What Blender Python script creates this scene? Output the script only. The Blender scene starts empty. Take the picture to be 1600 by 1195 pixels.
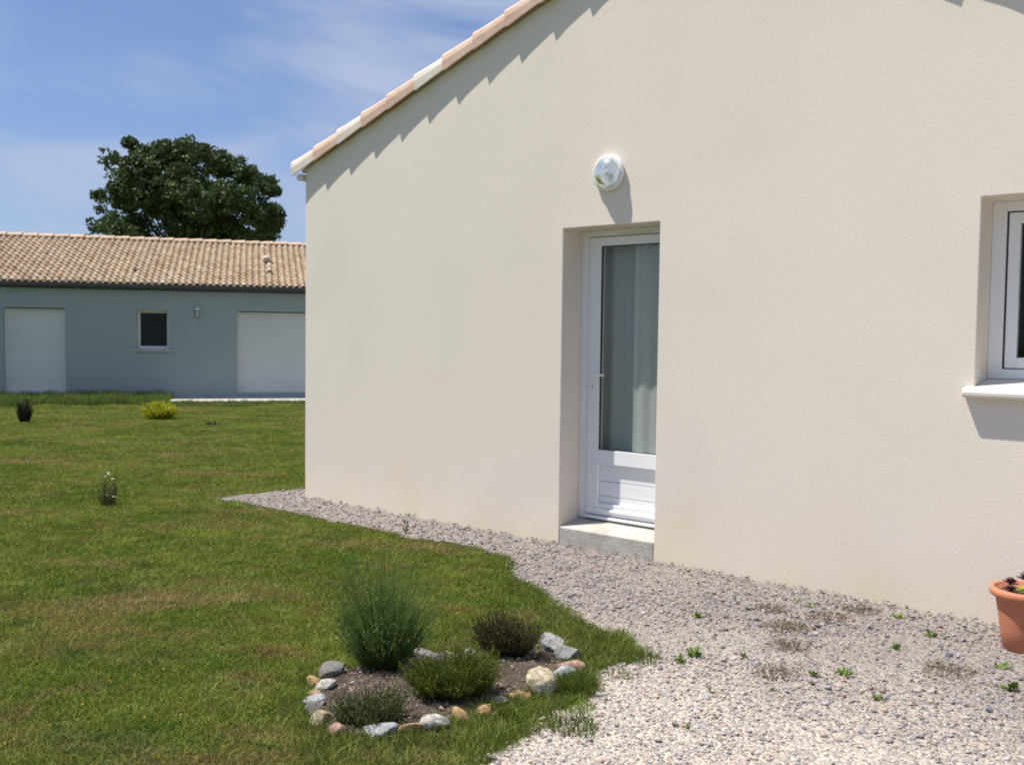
import bpy, bmesh, math, random
import numpy as np
from mathutils import Matrix, Vector
S = bpy.context.scene
COL = S.collection
rnd = random.Random(7)
rng = np.random.default_rng(7)

# ------------------------------------------------------------------ camera
CAM = Vector((4.1876, -5.5734, 1.3837))
cam_data = bpy.data.cameras.new('camera')
cam_data.lens = 1508 / 1600 * 36
cam_data.sensor_width = 36
cam_data.clip_end = 3000
cam = bpy.data.objects.new('camera', cam_data)
COL.objects.link(cam)
rt = Vector((0.76749272, 0.6409382, 0.01237555)); up = Vector((-0.04072968, 0.02948776, 0.99873498)); fw = Vector((-0.63976247, 0.76702588, -0.04873684))
m = Matrix((rt, up, -fw)).transposed().to_4x4()
m.translation = CAM
cam.matrix_world = m
S.camera = cam

# ------------------------------------------------------------------ light
SUN_FROM = Vector((-1.4, -1.0, 3.75)).normalized()
sl = bpy.data.lights.new('sun', 'SUN')
sl.energy = 4.2
sl.angle = math.radians(0.53)
sl.color = (1.0, 0.945, 0.86)
so = bpy.data.objects.new('sun', sl)
COL.objects.link(so)
so.rotation_euler = SUN_FROM.to_track_quat('Z', 'Y').to_euler()
so.location = (0, 0, 30)
W = bpy.data.worlds.new('World')
S.world = W
W.use_nodes = True
nt = W.node_tree
nt.nodes.clear()
def N(tree, kind, **kw):
    n = tree.nodes.new(kind)
    for k, v in kw.items():
        if k.startswith('i_'):
            key = k[2:].replace('_', ' ')
            n.inputs[key].default_value = v
        else:
            setattr(n, k, v)
    return n
sky = N(nt, 'ShaderNodeTexSky', sky_type='NISHITA', sun_disc=False)
sky.sun_elevation = math.asin(SUN_FROM.z)
sky.sun_rotation = math.atan2(SUN_FROM.x, SUN_FROM.y) % (2 * math.pi)
sky.air_density = 1.0; sky.dust_density = 0.6; sky.ozone_density = 3.5; sky.altitude = 50
tc = N(nt, 'ShaderNodeTexCoord')
mp = N(nt, 'ShaderNodeMapping'); mp.inputs['Scale'].default_value = (1.0, 1.0, 3.6); mp.inputs['Location'].default_value = (0.35, 0.1, 0.25)
mp.inputs['Rotation'].default_value = (0.12, -0.10, 0.0)
nz = N(nt, 'ShaderNodeTexNoise'); nz.inputs['Scale'].default_value = 2.3; nz.inputs['Detail'].default_value = 5; nz.inputs['Roughness'].default_value = 0.5; nz.inputs['Distortion'].default_value = 0.9
cr = N(nt, 'ShaderNodeValToRGB'); cr.color_ramp.elements[0].position = 0.38; cr.color_ramp.elements[0].color = (0.20, 0.20, 0.20, 1); cr.color_ramp.elements[1].position = 0.58; cr.color_ramp.elements[1].color = (1, 1, 1, 1)
tint = N(nt, 'ShaderNodeMix', data_type='RGBA', blend_type='MULTIPLY'); tint.inputs['Factor'].default_value = 1.0
tint.inputs[7].default_value = (0.50, 0.56, 0.70, 1)
mx = N(nt, 'ShaderNodeMix', data_type='RGBA')
mx.inputs[7].default_value = (2.75, 3.25, 4.35, 1)
bg = N(nt, 'ShaderNodeBackground'); bg.inputs['Strength'].default_value = 0.10
wo = N(nt, 'ShaderNodeOutputWorld')
L = nt.links.new
L(tc.outputs['Generated'], mp.inputs['Vector']); L(mp.outputs[0], nz.inputs['Vector']); L(nz.outputs['Fac'], cr.inputs['Fac'])
L(sky.outputs[0], tint.inputs[6]); L(tint.outputs[2], mx.inputs[6]); sz_ = N(nt, 'ShaderNodeSeparateXYZ'); L(tc.outputs['Generated'], sz_.inputs[0])
mz_ = N(nt, 'ShaderNodeMapRange'); mz_.inputs[1].default_value = 0.20; mz_.inputs[2].default_value = 0.36; mz_.inputs[3].default_value = 1.0; mz_.inputs[4].default_value = 0.7; L(sz_.outputs['Z'], mz_.inputs[0])
mm_ = N(nt, 'ShaderNodeMath', operation='MULTIPLY'); L(cr.outputs[0], mm_.inputs[0]); L(mz_.outputs[0], mm_.inputs[1]); L(mm_.outputs[0], mx.inputs['Factor']); L(mx.outputs[2], bg.inputs['Color']); L(bg.outputs[0], wo.inputs['Surface'])
S.view_settings.view_transform = 'Standard'
S.view_settings.look = 'None'
S.view_settings.exposure = 0.76
S.view_settings.gamma = 1.0
S.view_settings.use_curve_mapping = False
S.render.engine = 'CYCLES'
S.cycles.filter_width = 2.0
S.cycles.max_bounces = 8
S.cycles.transparent_max_bounces = 16

# ------------------------------------------------------------------ helpers
def tag(o, label=None, cat=None, group=None, kind=None):
    if label: o['label'] = label
    if cat: o['category'] = cat
    if group: o['group'] = group
    if kind: o['kind'] = kind
    return o
def link(name, mesh, mat=None, parent=None, smooth=False):
    o = bpy.data.objects.new(name, mesh)
    COL.objects.link(o)
    if mat:
        mesh.materials.clear(); mesh.materials.append(mat)
    if parent: o.parent = parent
    if smooth:
        mesh.polygons.foreach_set('use_smooth', [True] * len(mesh.polygons))
    return o
def empty(name, loc=(0, 0, 0), rz=0.0):
    o = bpy.data.objects.new(name, None)
    COL.objects.link(o)
    o.location = loc; o.rotation_euler = (0, 0, rz); o.empty_display_size = 0.1
    return o
class MB:
    def __init__(s): s.v = []; s.f = []
    def add(s, vs, fs):
        b = len(s.v); s.v += [tuple(v) for v in vs]; s.f += [tuple(b + i for i in f) for f in fs]
    def box(s, x0, x1, y0, y1, z0, z1):
        s.add([(x0, y0, z0), (x1, y0, z0), (x1, y1, z0), (x0, y1, z0), (x0, y0, z1), (x1, y0, z1), (x1, y1, z1), (x0, y1, z1)],
              [(0, 3, 2, 1), (4, 5, 6, 7), (0, 1, 5, 4), (1, 2, 6, 5), (2, 3, 7, 6), (3, 0, 4, 7)])
    def lathe(s, prof, n=24, axis='z', c=(0, 0, 0)):
        b = len(s.v)
        for r, h in prof:
            for k in range(n):
                a = 2 * math.pi * k / n
                p = (r * math.cos(a), r * math.sin(a), h)
                if axis == 'y': p = (r * math.cos(a), h, r * math.sin(a))
                s.v.append((p[0] + c[0], p[1] + c[1], p[2] + c[2]))
        for i in range(len(prof) - 1):
            for k in range(n):
                q = (b + i * n + k, b + i * n + (k + 1) % n, b + (i + 1) * n + (k + 1) % n, b + (i + 1) * n + k)
                s.f.append(q if axis == 'z' else q[::-1])
    def tube(s, pts, r, n=6):
        b = len(s.v); pts = [Vector(p) for p in pts]
        rs = r if isinstance(r, (list, tuple)) else [r] * len(pts)
        for i, p in enumerate(pts):
            t = (pts[min(i + 1, len(pts) - 1)] - pts[max(i - 1, 0)]).normalized()
            a = t.orthogonal().normalized(); c = t.cross(a)
            for k in range(n):
                th = 2 * math.pi * k / n
                s.v.append(tuple(p + rs[i] * (math.cos(th) * a + math.sin(th) * c)))
        for i in range(len(pts) - 1):
            for k in range(n):
                s.f.append((b + i * n + k, b + i * n + (k + 1) % n, b + (i + 1) * n + (k + 1) % n, b + (i + 1) * n + k))
        s.f.append(tuple(b + k for k in range(n))[::-1]); s.f.append(tuple(b + (len(pts) - 1) * n + k for k in range(n)))
    def mesh(s, name='mesh'):
        me = bpy.data.meshes.new(name); me.from_pydata(s.v, [], s.f); me.update(); return me
    def build(s, name, mat, parent=None, smooth=False, bevel=0):
        o = link(name, s.mesh(name), mat, parent, smooth)
        if bevel:
            b = o.modifiers.new('bevel', 'BEVEL'); b.width = bevel; b.segments = 2; b.limit_method = 'ANGLE'; b.angle_limit = math.radians(40)
        return o
def npmesh(name, V, F):
    """V (n,3) F (m,k) arrays"""
    me = bpy.data.meshes.new(name)
    V = np.asarray(V, dtype=np.float32); F = np.asarray(F, dtype=np.int32)
    me.vertices.add(len(V)); me.vertices.foreach_set('co', V.ravel())
    k = F.shape[1]
    me.loops.add(F.size); me.loops.foreach_set('vertex_index', F.ravel())
    me.polygons.add(len(F)); me.polygons.foreach_set('loop_start', np.arange(0, F.size, k, dtype=np.int32))
    me.polygons.foreach_set('loop_total', np.full(len(F), k, dtype=np.int32))
    me.update(calc_edges=True); me.validate()
    return me
def wall_mesh(xs, zs, top, holes, name='wall'):
    """grid of cells in the xz plane at y=0 facing -y, last row reaching top(x)"""
    mb = MB(); idx = {}
    def vid(i, j):
        if (i, j) not in idx:
            idx[(i, j)] = len(mb.v)
            mb.v.append((xs[i], 0, zs[j] if j < len(zs) else top(xs[i])))
        return idx[(i, j)]
    for i in range(len(xs) - 1):
        for j in range(len(zs)):
            cx = (xs[i] + xs[i + 1]) / 2; cz = (zs[j] + (zs[j + 1] if j + 1 < len(zs) else top(cx))) / 2
            if any(a < cx < b and c < cz < d for a, b, c, d in holes): continue
            mb.f.append((vid(i, j), vid(i + 1, j), vid(i + 1, j + 1), vid(i, j + 1)))
    return mb.mesh(name)

# ------------------------------------------------------------------ materials
def mat(name, color, rough=0.7, var=0.0, vscale=3.0, fine=0.0, fscale=200.0, bump=0.0, bscale=150.0, metallic=0.0, spec=0.5, objrand=0.0, transl=0.0, color2=None, coat=0.0, randcols=None, detail=3):
    M = bpy.data.materials.new(name); M.use_nodes = True
    t = M.node_tree; t.nodes.clear(); l = t.links.new
    out = N(t, 'ShaderNodeOutputMaterial'); p = N(t, 'ShaderNodeBsdfPrincipled')
    p.inputs['Roughness'].default_value = rough; p.inputs['Metallic'].default_value = metallic
    p.inputs['Specular IOR Level'].default_value = spec; p.inputs['Coat Weight'].default_value = coat
    geo = N(t, 'ShaderNodeNewGeometry')
    c2 = color2 if color2 else tuple(c * (1 - var) for c in color)
    rgb = None
    if randcols:
        oi = N(t, 'ShaderNodeObjectInfo')
        rr = N(t, 'ShaderNodeValToRGB'); rr.color_ramp.interpolation = 'LINEAR'
        while len(rr.color_ramp.elements) > 1: rr.color_ramp.elements.remove(rr.color_ramp.elements[0])
        rr.color_ramp.elements[0].position = 0; rr.color_ramp.elements[0].color = (*randcols[0], 1)
        for i, c in enumerate(randcols[1:], 1):
            e = rr.color_ramp.elements.new(i / (len(randcols) - 1)); e.color = (*c, 1)
        l(oi.outputs['Random'], rr.inputs['Fac']); rgb = rr.outputs[0]
    n1 = N(t, 'ShaderNodeTexNoise'); n1.inputs['Scale'].default_value = vscale; n1.inputs['Detail'].default_value = detail; n1.inputs['Roughness'].default_value = 0.6
    l(geo.outputs['Position'], n1.inputs['Vector'])
    ramp = N(t, 'ShaderNodeMapRange'); ramp.inputs[1].default_value = 0.35; ramp.inputs[2].default_value = 0.65
    l(n1.outputs['Fac'], ramp.inputs[0])
    mixc = N(t, 'ShaderNodeMix', data_type='RGBA')
    if rgb is None:
        mixc.inputs[6].default_value = (*color, 1); mixc.inputs[7].default_value = (*c2, 1)
    else:
        l(rgb, mixc.inputs[6])
        dk = N(t, 'ShaderNodeMix', data_type='RGBA', blend_type='MULTIPLY'); dk.inputs[0].default_value = 1; l(rgb, dk.inputs[6]); dk.inputs[7].default_value = (1 - var, 1 - var, 1 - var, 1); l(dk.outputs[2], mixc.inputs[7])
    l(ramp.outputs[0], mixc.inputs[0])
    last = mixc.outputs[2]
    if fine:
        n2 = N(t, 'ShaderNodeTexNoise'); n2.inputs['Scale'].default_value = fscale; n2.inputs['Detail'].default_value = 2
        l(geo.outputs['Position'], n2.inputs['Vector'])
        mr = N(t, 'ShaderNodeMapRange'); mr.inputs[1].default_value = 0.3; mr.inputs[2].default_value = 0.7; mr.inputs[3].default_value = 1 - fine; mr.inputs[4].default_value = 1 + fine
        l(n2.outputs['Fac'], mr.inputs[0])
        mm = N(t, 'ShaderNodeVectorMath', operation='SCALE'); l(last, mm.inputs[0]); l(mr.outputs[0], mm.inputs['Scale']); last = mm.outputs[0]
    if objrand:
        oi = N(t, 'ShaderNodeObjectInfo')
        mr = N(t, 'ShaderNodeMapRange'); mr.inputs[3].default_value = 1 - objrand; mr.inputs[4].default_value = 1 + objrand
        l(oi.outputs['Random'], mr.inputs[0])
        mm = N(t, 'ShaderNodeVectorMath', operation='SCALE'); l(last, mm.inputs[0]); l(mr.outputs[0], mm.inputs['Scale']); last = mm.outputs[0]
    l(last, p.inputs['Base Color'])
    if bump:
        n3 = N(t, 'ShaderNodeTexNoise'); n3.inputs['Scale'].default_value = bscale; n3.inputs['Detail'].default_value = 4
        l(geo.outputs['Position'], n3.inputs['Vector'])
        b = N(t, 'ShaderNodeBump'); b.inputs['Strength'].default_value = 1.0; b.inputs['Distance'].default_value = bump
        l(n3.outputs['Fac'], b.inputs['Height']); l(b.outputs[0], p.inputs['Normal'])
    if transl:
        tr = N(t, 'ShaderNodeBsdfTranslucent'); l(last, tr.inputs['Color'])
        ms = N(t, 'ShaderNodeMixShader'); ms.inputs[0].default_value = transl
        l(p.outputs[0], ms.inputs[1]); l(tr.outputs[0], ms.inputs[2]); l(ms.outputs[0], out.inputs['Surface'])
    else:
        l(p.outputs[0], out.inputs['Surface'])
    M['col'] = 1
    return M

def plaster_mat():
    M = mat('cream_render', (0.755, 0.685, 0.605), 0.92, color2=(0.73, 0.665, 0.585), vscale=0.75, fine=0.06, fscale=85, bump=0.0017, bscale=130, spec=0.2)
    t = M.node_tree; l = t.links.new
    p = [n for n in t.nodes if n.type == 'BSDF_PRINCIPLED'][0]
    src = p.inputs['Base Color'].links[0].from_socket
    geo = [n for n in t.nodes if n.type == 'NEW_GEOMETRY'][0]
    sx = N(t, 'ShaderNodeSeparateXYZ'); l(geo.outputs['Position'], sx.inputs[0])
    nz = N(t, 'ShaderNodeTexNoise'); nz.inputs['Scale'].default_value = 1.6; nz.inputs['Detail'].default_value = 5
    l(geo.outputs['Position'], nz.inputs['Vector'])
    # yellowish splash zone at the foot of the wall, with an uneven top
    ad = N(t, 'ShaderNodeMath', operation='MULTIPLY_ADD'); l(nz.outputs['Fac'], ad.inputs[0]); ad.inputs[1].default_value = -1.4; l(sx.outputs['Z'], ad.inputs[2])
    mr = N(t, 'ShaderNodeMapRange'); mr.inputs[1].default_value = -1.0; mr.inputs[2].default_value = -0.40; mr.inputs[3].default_value = 0.8; mr.inputs[4].default_value = 0.0
    l(ad.outputs[0], mr.inputs[0])
    mx = N(t, 'ShaderNodeMix', data_type='RGBA', blend_type='MULTIPLY'); l(mr.outputs[0], mx.inputs[0]); l(src, mx.inputs[6]); mx.inputs[7].default_value = (1.0, 0.95, 0.78, 1)
    # a damp looking, slightly darker band
    n2 = N(t, 'ShaderNodeTexNoise'); n2.inputs['Scale'].default_value = 0.9; n2.inputs['Detail'].default_value = 2
    mp2 = N(t, 'ShaderNodeMapping'); mp2.inputs['Location'].default_value = (3.1, 0, 7.7); l(geo.outputs['Position'], mp2.inputs[0]); l(mp2.outputs[0], n2.inputs['Vector'])
    mr2 = N(t, 'ShaderNodeMapRange'); mr2.inputs[1].default_value = 0.5; mr2.inputs[2].default_value = 0.75; mr2.inputs[3].default_value = 0; mr2.inputs[4].default_value = 0.4
    l(n2.outputs['Fac'], mr2.inputs[0])
    mx2 = N(t, 'ShaderNodeMix', data_type='RGBA', blend_type='MULTIPLY'); l(mr2.outputs[0], mx2.inputs[0]); l(mx.outputs[2], mx2.inputs[6]); mx2.inputs[7].default_value = (0.86, 0.87, 0.88, 1)
    l(mx2.outputs[2], p.inputs['Base Color'])
    return M
M_plaster = plaster_mat()
M_blue = mat('blue_grey_render', (0.36, 0.40, 0.385), 0.9, color2=(0.335, 0.38, 0.37), vscale=0.5, fine=0.06, fscale=40, bump=0.002, bscale=120, spec=0.2)
M_pvc = mat('white_pvc', (0.80, 0.81, 0.83), 0.32, var=0.03, vscale=2)
M_pvc_shut = mat('white_shutter', (0.74, 0.74, 0.70), 0.5, var=0.05, vscale=1.5)
M_seal = mat('black_gasket', (0.02, 0.02, 0.022), 0.6)
M_conc = mat('pale_concrete', (0.48, 0.46, 0.42), 0.85, color2=(0.38, 0.365, 0.33), vscale=5, fine=0.08, fscale=90, bump=0.002, bscale=90, spec=0.25)
M_step = mat('weathered_step', (0.50, 0.48, 0.44), 0.88, color2=(0.33, 0.31, 0.275), vscale=4.5, fine=0.12, fscale=70, bump=0.003, bscale=60, spec=0.2, detail=6)
M_sill = mat('cream_sill_stone', (0.74, 0.71, 0.65), 0.7, var=0.06, vscale=6, fine=0.03, fscale=160, bump=0.0006, bscale=200)
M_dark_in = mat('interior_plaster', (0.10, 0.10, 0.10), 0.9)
M_metal = mat('brushed_metal', (0.45, 0.45, 0.46), 0.35, metallic=1.0)
M_gutter = mat('anthracite_gutter', (0.06, 0.065, 0.068), 0.45, spec=0.4)
M_cream_pvc = mat('cream_pvc', (0.66, 0.63, 0.55), 0.5)
M_verge = mat('pink_terracotta', (0.62, 0.42, 0.32), 0.85, color2=(0.68, 0.50, 0.40), vscale=9, fine=0.08, fscale=120, bump=0.0015, bscale=120, objrand=0.07, spec=0.25)
M_verge_w = mat('whitish_terracotta', (0.74, 0.70, 0.64), 0.85, color2=(0.66, 0.52, 0.43), vscale=5, fine=0.06, fscale=120, bump=0.0015, bscale=120, spec=0.25)
M_ridge = mat('ridge_terracotta', (0.60, 0.43, 0.30), 0.85, var=0.1, vscale=4, fine=0.08, fscale=60, objrand=0.08, spec=0.25)

BP = Vector((-18.418, 7.364, 0)); BANG = math.radians(54.83)
BD = Vector((math.cos(BANG), math.sin(BANG), 0)); BN = Vector((-BD.y, BD.x, 0))
TILE_W = 0.165; TILE_L = 0.268; ROOF_RUN = 3.9; ROOF_Z0 = 2.57; ROOF_T = 0.36
def tile_mat():
    M = mat('roof_terracotta', (0.5, 0.36, 0.27), 0.88, fine=0.1, fscale=45, bump=0.002, bscale=60, spec=0.2)
    t = M.node_tree; l = t.links.new
    p = [n for n in t.nodes if n.type == 'BSDF_PRINCIPLED'][0]
    geo = [n for n in t.nodes if n.type == 'NEW_GEOMETRY'][0]
    sub = N(t, 'ShaderNodeVectorMath', operation='SUBTRACT'); l(geo.outputs['Position'], sub.inputs[0]); sub.inputs[1].default_value = tuple(BP)
    dt = N(t, 'ShaderNodeVectorMath', operation='DOT_PRODUCT'); l(sub.outputs[0], dt.inputs[0]); dt.inputs[1].default_value = tuple(BD)
    dn = N(t, 'ShaderNodeVectorMath', operation='DOT_PRODUCT'); l(sub.outputs[0], dn.inputs[0]); dn.inputs[1].default_value = tuple(BN)
    a = N(t, 'ShaderNodeMath', operation='DIVIDE'); l(dt.outputs['Value'], a.inputs[0]); a.inputs[1].default_value = TILE_W
    b = N(t, 'ShaderNodeMath', operation='DIVIDE'); l(dn.outputs['Value'], b.inputs[0]); b.inputs[1].default_value = TILE_L / math.sqrt(1 + ROOF_T ** 2)
    b2 = N(t, 'ShaderNodeMath', operation='ADD'); l(b.outputs[0], b2.inputs[0]); b2.inputs[1].default_value = 0.47
    fa = N(t, 'ShaderNodeMath', operation='FLOOR'); l(a.outputs[0], fa.inputs[0])
    fb = N(t, 'ShaderNodeMath', operation='FLOOR'); l(b2.outputs[0], fb.inputs[0])
    cb = N(t, 'ShaderNodeCombineXYZ'); l(fa.outputs[0], cb.inputs[0]); l(fb.outputs[0], cb.inputs[1])
    wn = N(t, 'ShaderNodeTexWhiteNoise', noise_dimensions='2D'); l(cb.outputs[0], wn.inputs['Vector'])
    r = N(t, 'ShaderNodeValToRGB'); cr = r.color_ramp
    cols = [(0.0, (0.46, 0.30, 0.19)), (0.15, (0.52, 0.37, 0.24)), (0.35, (0.56, 0.42, 0.28)), (0.6, (0.55, 0.42, 0.29)), (0.8, (0.60, 0.47, 0.32)), (0.93, (0.57, 0.39, 0.25)), (1.0, (0.66, 0.56, 0.42))]
    cr.elements[0].position = cols[0][0]; cr.elements[0].color = (*cols[0][1], 1); cr.elements[1].position = 1; cr.elements[1].color = (*cols[-1][1], 1)
    for q, c in cols[1:-1]:
        e = cr.elements.new(q); e.color = (*c, 1)
    l(wn.outputs['Value'], r.inputs['Fac'])
    mixn = [n for n in t.nodes if n.type == 'MIX'][0]
    l(r.outputs[0], mixn.inputs[6])
    dk = N(t, 'ShaderNodeMix', data_type='RGBA', blend_type='MULTIPLY'); dk.inputs[0].default_value = 1; l(r.outputs[0], dk.inputs[6]); dk.inputs[7].default_value = (0.8, 0.8, 0.8, 1); l(dk.outputs[2], mixn.inputs[7])
    return M
M_tile = tile_mat()

def glass_mat(name, tintc=(0.75, 0.8, 0.8), refl=1.0, rough=0.0, ior=1.5):
    M = bpy.data.materials.new(name); M.use_nodes = True
    t = M.node_tree; t.nodes.clear(); l = t.links.new
    out = N(t, 'ShaderNodeOutputMaterial'); tr = N(t, 'ShaderNodeBsdfTransparent'); tr.inputs[0].default_value = (*tintc, 1)
    gl = N(t, 'ShaderNodeBsdfGlossy'); gl.inputs['Roughness'].default_value = rough; gl.inputs['Color'].default_value = (refl, refl, refl, 1)
    fr = N(t, 'ShaderNodeFresnel'); fr.inputs[0].default_value = ior
    ms = N(t, 'ShaderNodeMixShader'); ge = N(t, 'ShaderNodeNewGeometry'); iv = N(t, 'ShaderNodeMath', operation='SUBTRACT'); iv.inputs[0].default_value = 1.0; l(ge.outputs['Backfacing'], iv.inputs[1])
    fm = N(t, 'ShaderNodeMath', operation='MULTIPLY'); l(fr.outputs[0], fm.inputs[0]); l(iv.outputs[0], fm.inputs[1]); l(fm.outputs[0], ms.inputs[0]); l(tr.outputs[0], ms.inputs[1]); l(gl.outputs[0], ms.inputs[2]); l(ms.outputs[0], out.inputs[0])
    return M
M_glass = glass_mat('double_glazing', (0.87, 0.885, 0.88), 0.7, ior=1.45)
def curtain_mat():
    M = bpy.data.materials.new('sheer_curtain'); M.use_nodes = True
    t = M.node_tree; t.nodes.clear(); l = t.links.new
    out = N(t, 'ShaderNodeOutputMaterial'); d = N(t, 'ShaderNodeBsdfDiffuse'); d.inputs[0].default_value = (0.86, 0.89, 0.88, 1)
    tr = N(t, 'ShaderNodeBsdfTranslucent'); tr.inputs[0].default_value = (0.6, 0.62, 0.62, 1)
    tp = N(t, 'ShaderNodeBsdfTransparent')
    m1 = N(t, 'ShaderNodeMixShader'); m1.inputs[0].default_value = 0.2; l(d.outputs[0], m1.inputs[1]); l(tr.outputs[0], m1.inputs[2])
    m2 = N(t, 'ShaderNodeMixShader'); m2.inputs[0].default_value = 0.14; l(m1.outputs[0], m2.inputs[1]); l(tp.outputs[0], m2.inputs[2]); l(m2.outputs[0], out.inputs[0])
    return M
M_curtain = curtain_mat()

# ------------------------------------------------------------------ ground
def s_of(x, y):
    return -((x - BP.x) * BN.x + (y - BP.y) * BN.y)
def gz(x, y):
    t = np.clip((16 - s_of(x, y)) / 14, 0, 1)
    t = t * t * (3 - 2 * t)
    return -0.14 - 0.19 * t
EDGE = [(-3.37, 10.0), (-3.35, 3.0), (-3.31, 0.3), (-3.40, -0.02), (-3.44, -0.42), (-3.42, -0.62), (-3.18, -0.56), (-2.26, -0.53), (-1.84, -0.58), (-1.22, -0.53), (-0.92, -0.60), (-0.57, -0.48),
        (-0.04, -0.55), (0.19, -0.72), (0.31, -0.89), (0.6, -1.06), (0.78, -1.17), (1.01, -1.31), (1.38, -1.53), (1.54, -1.49), (1.8, -1.7), (1.79, -1.83), (1.72, -2.02), (1.86, -2.20),
        (1.9, -2.42), (1.88, -2.60), (1.93, -2.70), (1.96, -2.82), (1.97, -2.92), (1.98, -3.04), (2.02, -3.4), (2.2, -4.2), (2.4, -8.0)]
GRAVEL = np.array(EDGE + [(14, -8), (14, 10)])
BED = np.array([(0.86, -2.86), (0.93, -2.62), (1.0, -2.38), (1.12, -2.26), (1.25, -2.05), (1.40, -1.93), (1.56, -2.0), (1.66, -2.12), (1.71, -2.28), (1.71, -2.45), (1.68, -2.62), (1.66, -2.82), (1.62, -2.98), (1.56, -3.14), (1.42, -3.25), (1.25, -3.22), (1.10, -3.12), (0.98, -3.0)])
def inside(poly, X, Y):
    X = np.asarray(X); Y = np.asarray(Y); r = np.zeros(X.shape, bool); n = len(poly); j = n - 1
    for i in range(n):
        xi, yi = poly[i]; xj, yj = poly[j]
        if yi != yj:
            c = ((yi > Y) != (yj > Y)) & (X < (xj - xi) * (Y - yi) / (yj - yi) + xi)
            r ^= c
        j = i
    return r
def pdist(pts, X, Y, closed=False):
    d = np.full(np.shape(X), 1e9); n = len(pts)
    for i in range(n if closed else n - 1):
        ax, ay = pts[i]; bx, by = pts[(i + 1) % n]
        vx, vy = bx - ax, by - ay; L2 = vx * vx + vy * vy
        t = np.clip(((X - ax) * vx + (Y - ay) * vy) / L2, 0, 1)
        d = np.minimum(d, np.hypot(X - ax - t * vx, Y - ay - t * vy))
    return d
def lawn_mat(name, blades):
    M = bpy.data.materials.new(name); M.use_nodes = True
    t = M.node_tree; t.nodes.clear(); l = t.links.new
    out = N(t, 'ShaderNodeOutputMaterial'); p = N(t, 'ShaderNodeBsdfPrincipled'); p.inputs['Roughness'].default_value = 0.75; p.inputs['Specular IOR Level'].default_value = 0.15
    geo = N(t, 'ShaderNodeNewGeometry')
    mp = N(t, 'ShaderNodeMapping'); mp.inputs['Rotation'].default_value = (0, 0, -0.70); l(geo.outputs['Position'], mp.inputs[0])
    def noise(scale, det, lo, hi, loc=(0, 0, 0), stretch=(1, 1, 0)):
        m2 = N(t, 'ShaderNodeMapping'); m2.inputs['Location'].default_value = loc; m2.inputs['Scale'].default_value = stretch; l(mp.outputs[0], m2.inputs[0])
        n = N(t, 'ShaderNodeTexNoise'); n.inputs['Scale'].default_value = scale; n.inputs['Detail'].default_value = det; n.inputs['Roughness'].default_value = 0.62; l(m2.outputs[0], n.inputs['Vector'])
        r = N(t, 'ShaderNodeMapRange'); r.inputs[1].default_value = lo; r.inputs[2].default_value = hi; l(n.outputs['Fac'], r.inputs[0]); return r.outputs[0]
    def mix(f, a, b, bt='MIX'):
        m_ = N(t, 'ShaderNodeMix', data_type='RGBA', blend_type=bt)
        if isinstance(f, float): m_.inputs[0].default_value = f
        else: l(f, m_.inputs[0])
        for s_, v in ((6, a), (7, b)):
            if isinstance(v, tuple): m_.inputs[s_].default_value = (*v, 1)
            else: l(v, m_.inputs[s_])
        return m_.outputs[2]
    g = 1.2
    c = mix(noise(0.9, 4, 0.35, 0.65), (0.088 * g, 0.136 * g, 0.020 * g), (0.165 * g, 0.195 * g, 0.032 * g))
    c = mix(noise(0.55, 5, 0.50, 0.70, (5, 3, 0), (1, 2.2, 0)), c, (0.23 * g, 0.185 * g, 0.075 * g))
    c = mix(noise(2.6, 5, 0.53, 0.75, (9, 1, 0), (1, 1.6, 0)), c, (0.19 * g, 0.135 * g, 0.055 * g))
    c = mix(noise(1.7, 4, 0.55, 0.72, (2, 8, 0)), c, (0.060 * g, 0.105 * g, 0.018 * g))
    if not blades:
        c = mix(noise(55, 3, 0.35, 0.65), c, (0.055, 0.075, 0.022))
        c = mix(noise(18, 4, 0.55, 0.75), c, (0.20, 0.165, 0.08))
    else:
        oi = N(t, 'ShaderNodeObjectInfo')
        hs = N(t, 'ShaderNodeHueSaturation'); l(c, hs.inputs['Color'])
        a = N(t, 'ShaderNodeMapRange'); a.inputs[3].default_value = 0.46; a.inputs[4].default_value = 0.53; l(oi.outputs['Random'], a.inputs[0]); l(a.outputs[0], hs.inputs['Hue'])
        wn = N(t, 'ShaderNodeTexWhiteNoise', noise_dimensions='1D'); l(oi.outputs['Random'], wn.inputs['W'])
        b = N(t, 'ShaderNodeMapRange'); b.inputs[3].default_value = 0.85; b.inputs[4].default_value = 1.25; l(wn.outputs['Value'], b.inputs[0]); l(b.outputs[0], hs.inputs['Value'])
        c = hs.outputs[0]
    l(c, p.inputs['Base Color'])
    if blades:
        tr = N(t, 'ShaderNodeBsdfTranslucent'); l(c, tr.inputs[0]); ms = N(t, 'ShaderNodeMixShader'); ms.inputs[0].default_value = 0.3
        l(p.outputs[0], ms.inputs[1]); l(tr.outputs[0], ms.inputs[2]); l(ms.outputs[0], out.inputs[0])
    else:
        nb = N(t, 'ShaderNodeTexNoise'); nb.inputs['Scale'].default_value = 35; nb.inputs['Detail'].default_value = 5; l(geo.outputs['Position'], nb.inputs['Vector'])
        bu = N(t, 'ShaderNodeBump'); bu.inputs['Distance'].default_value = 0.03; bu.inputs['Strength'].default_value = 0.8; l(nb.outputs['Fac'], bu.inputs['Height']); l(bu.outputs[0], p.inputs['Normal'])
        l(p.outputs[0], out.inputs[0])
    return M
M_lawn = lawn_mat('lawn_soil', False)
M_blade = lawn_mat('lawn_blade', True)
M_green = mat('fresh_grass', (0.13, 0.195, 0.030), 0.6, color2=(0.19, 0.21, 0.05), vscale=5, objrand=0.35, transl=0.3, spec=0.2)
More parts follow.
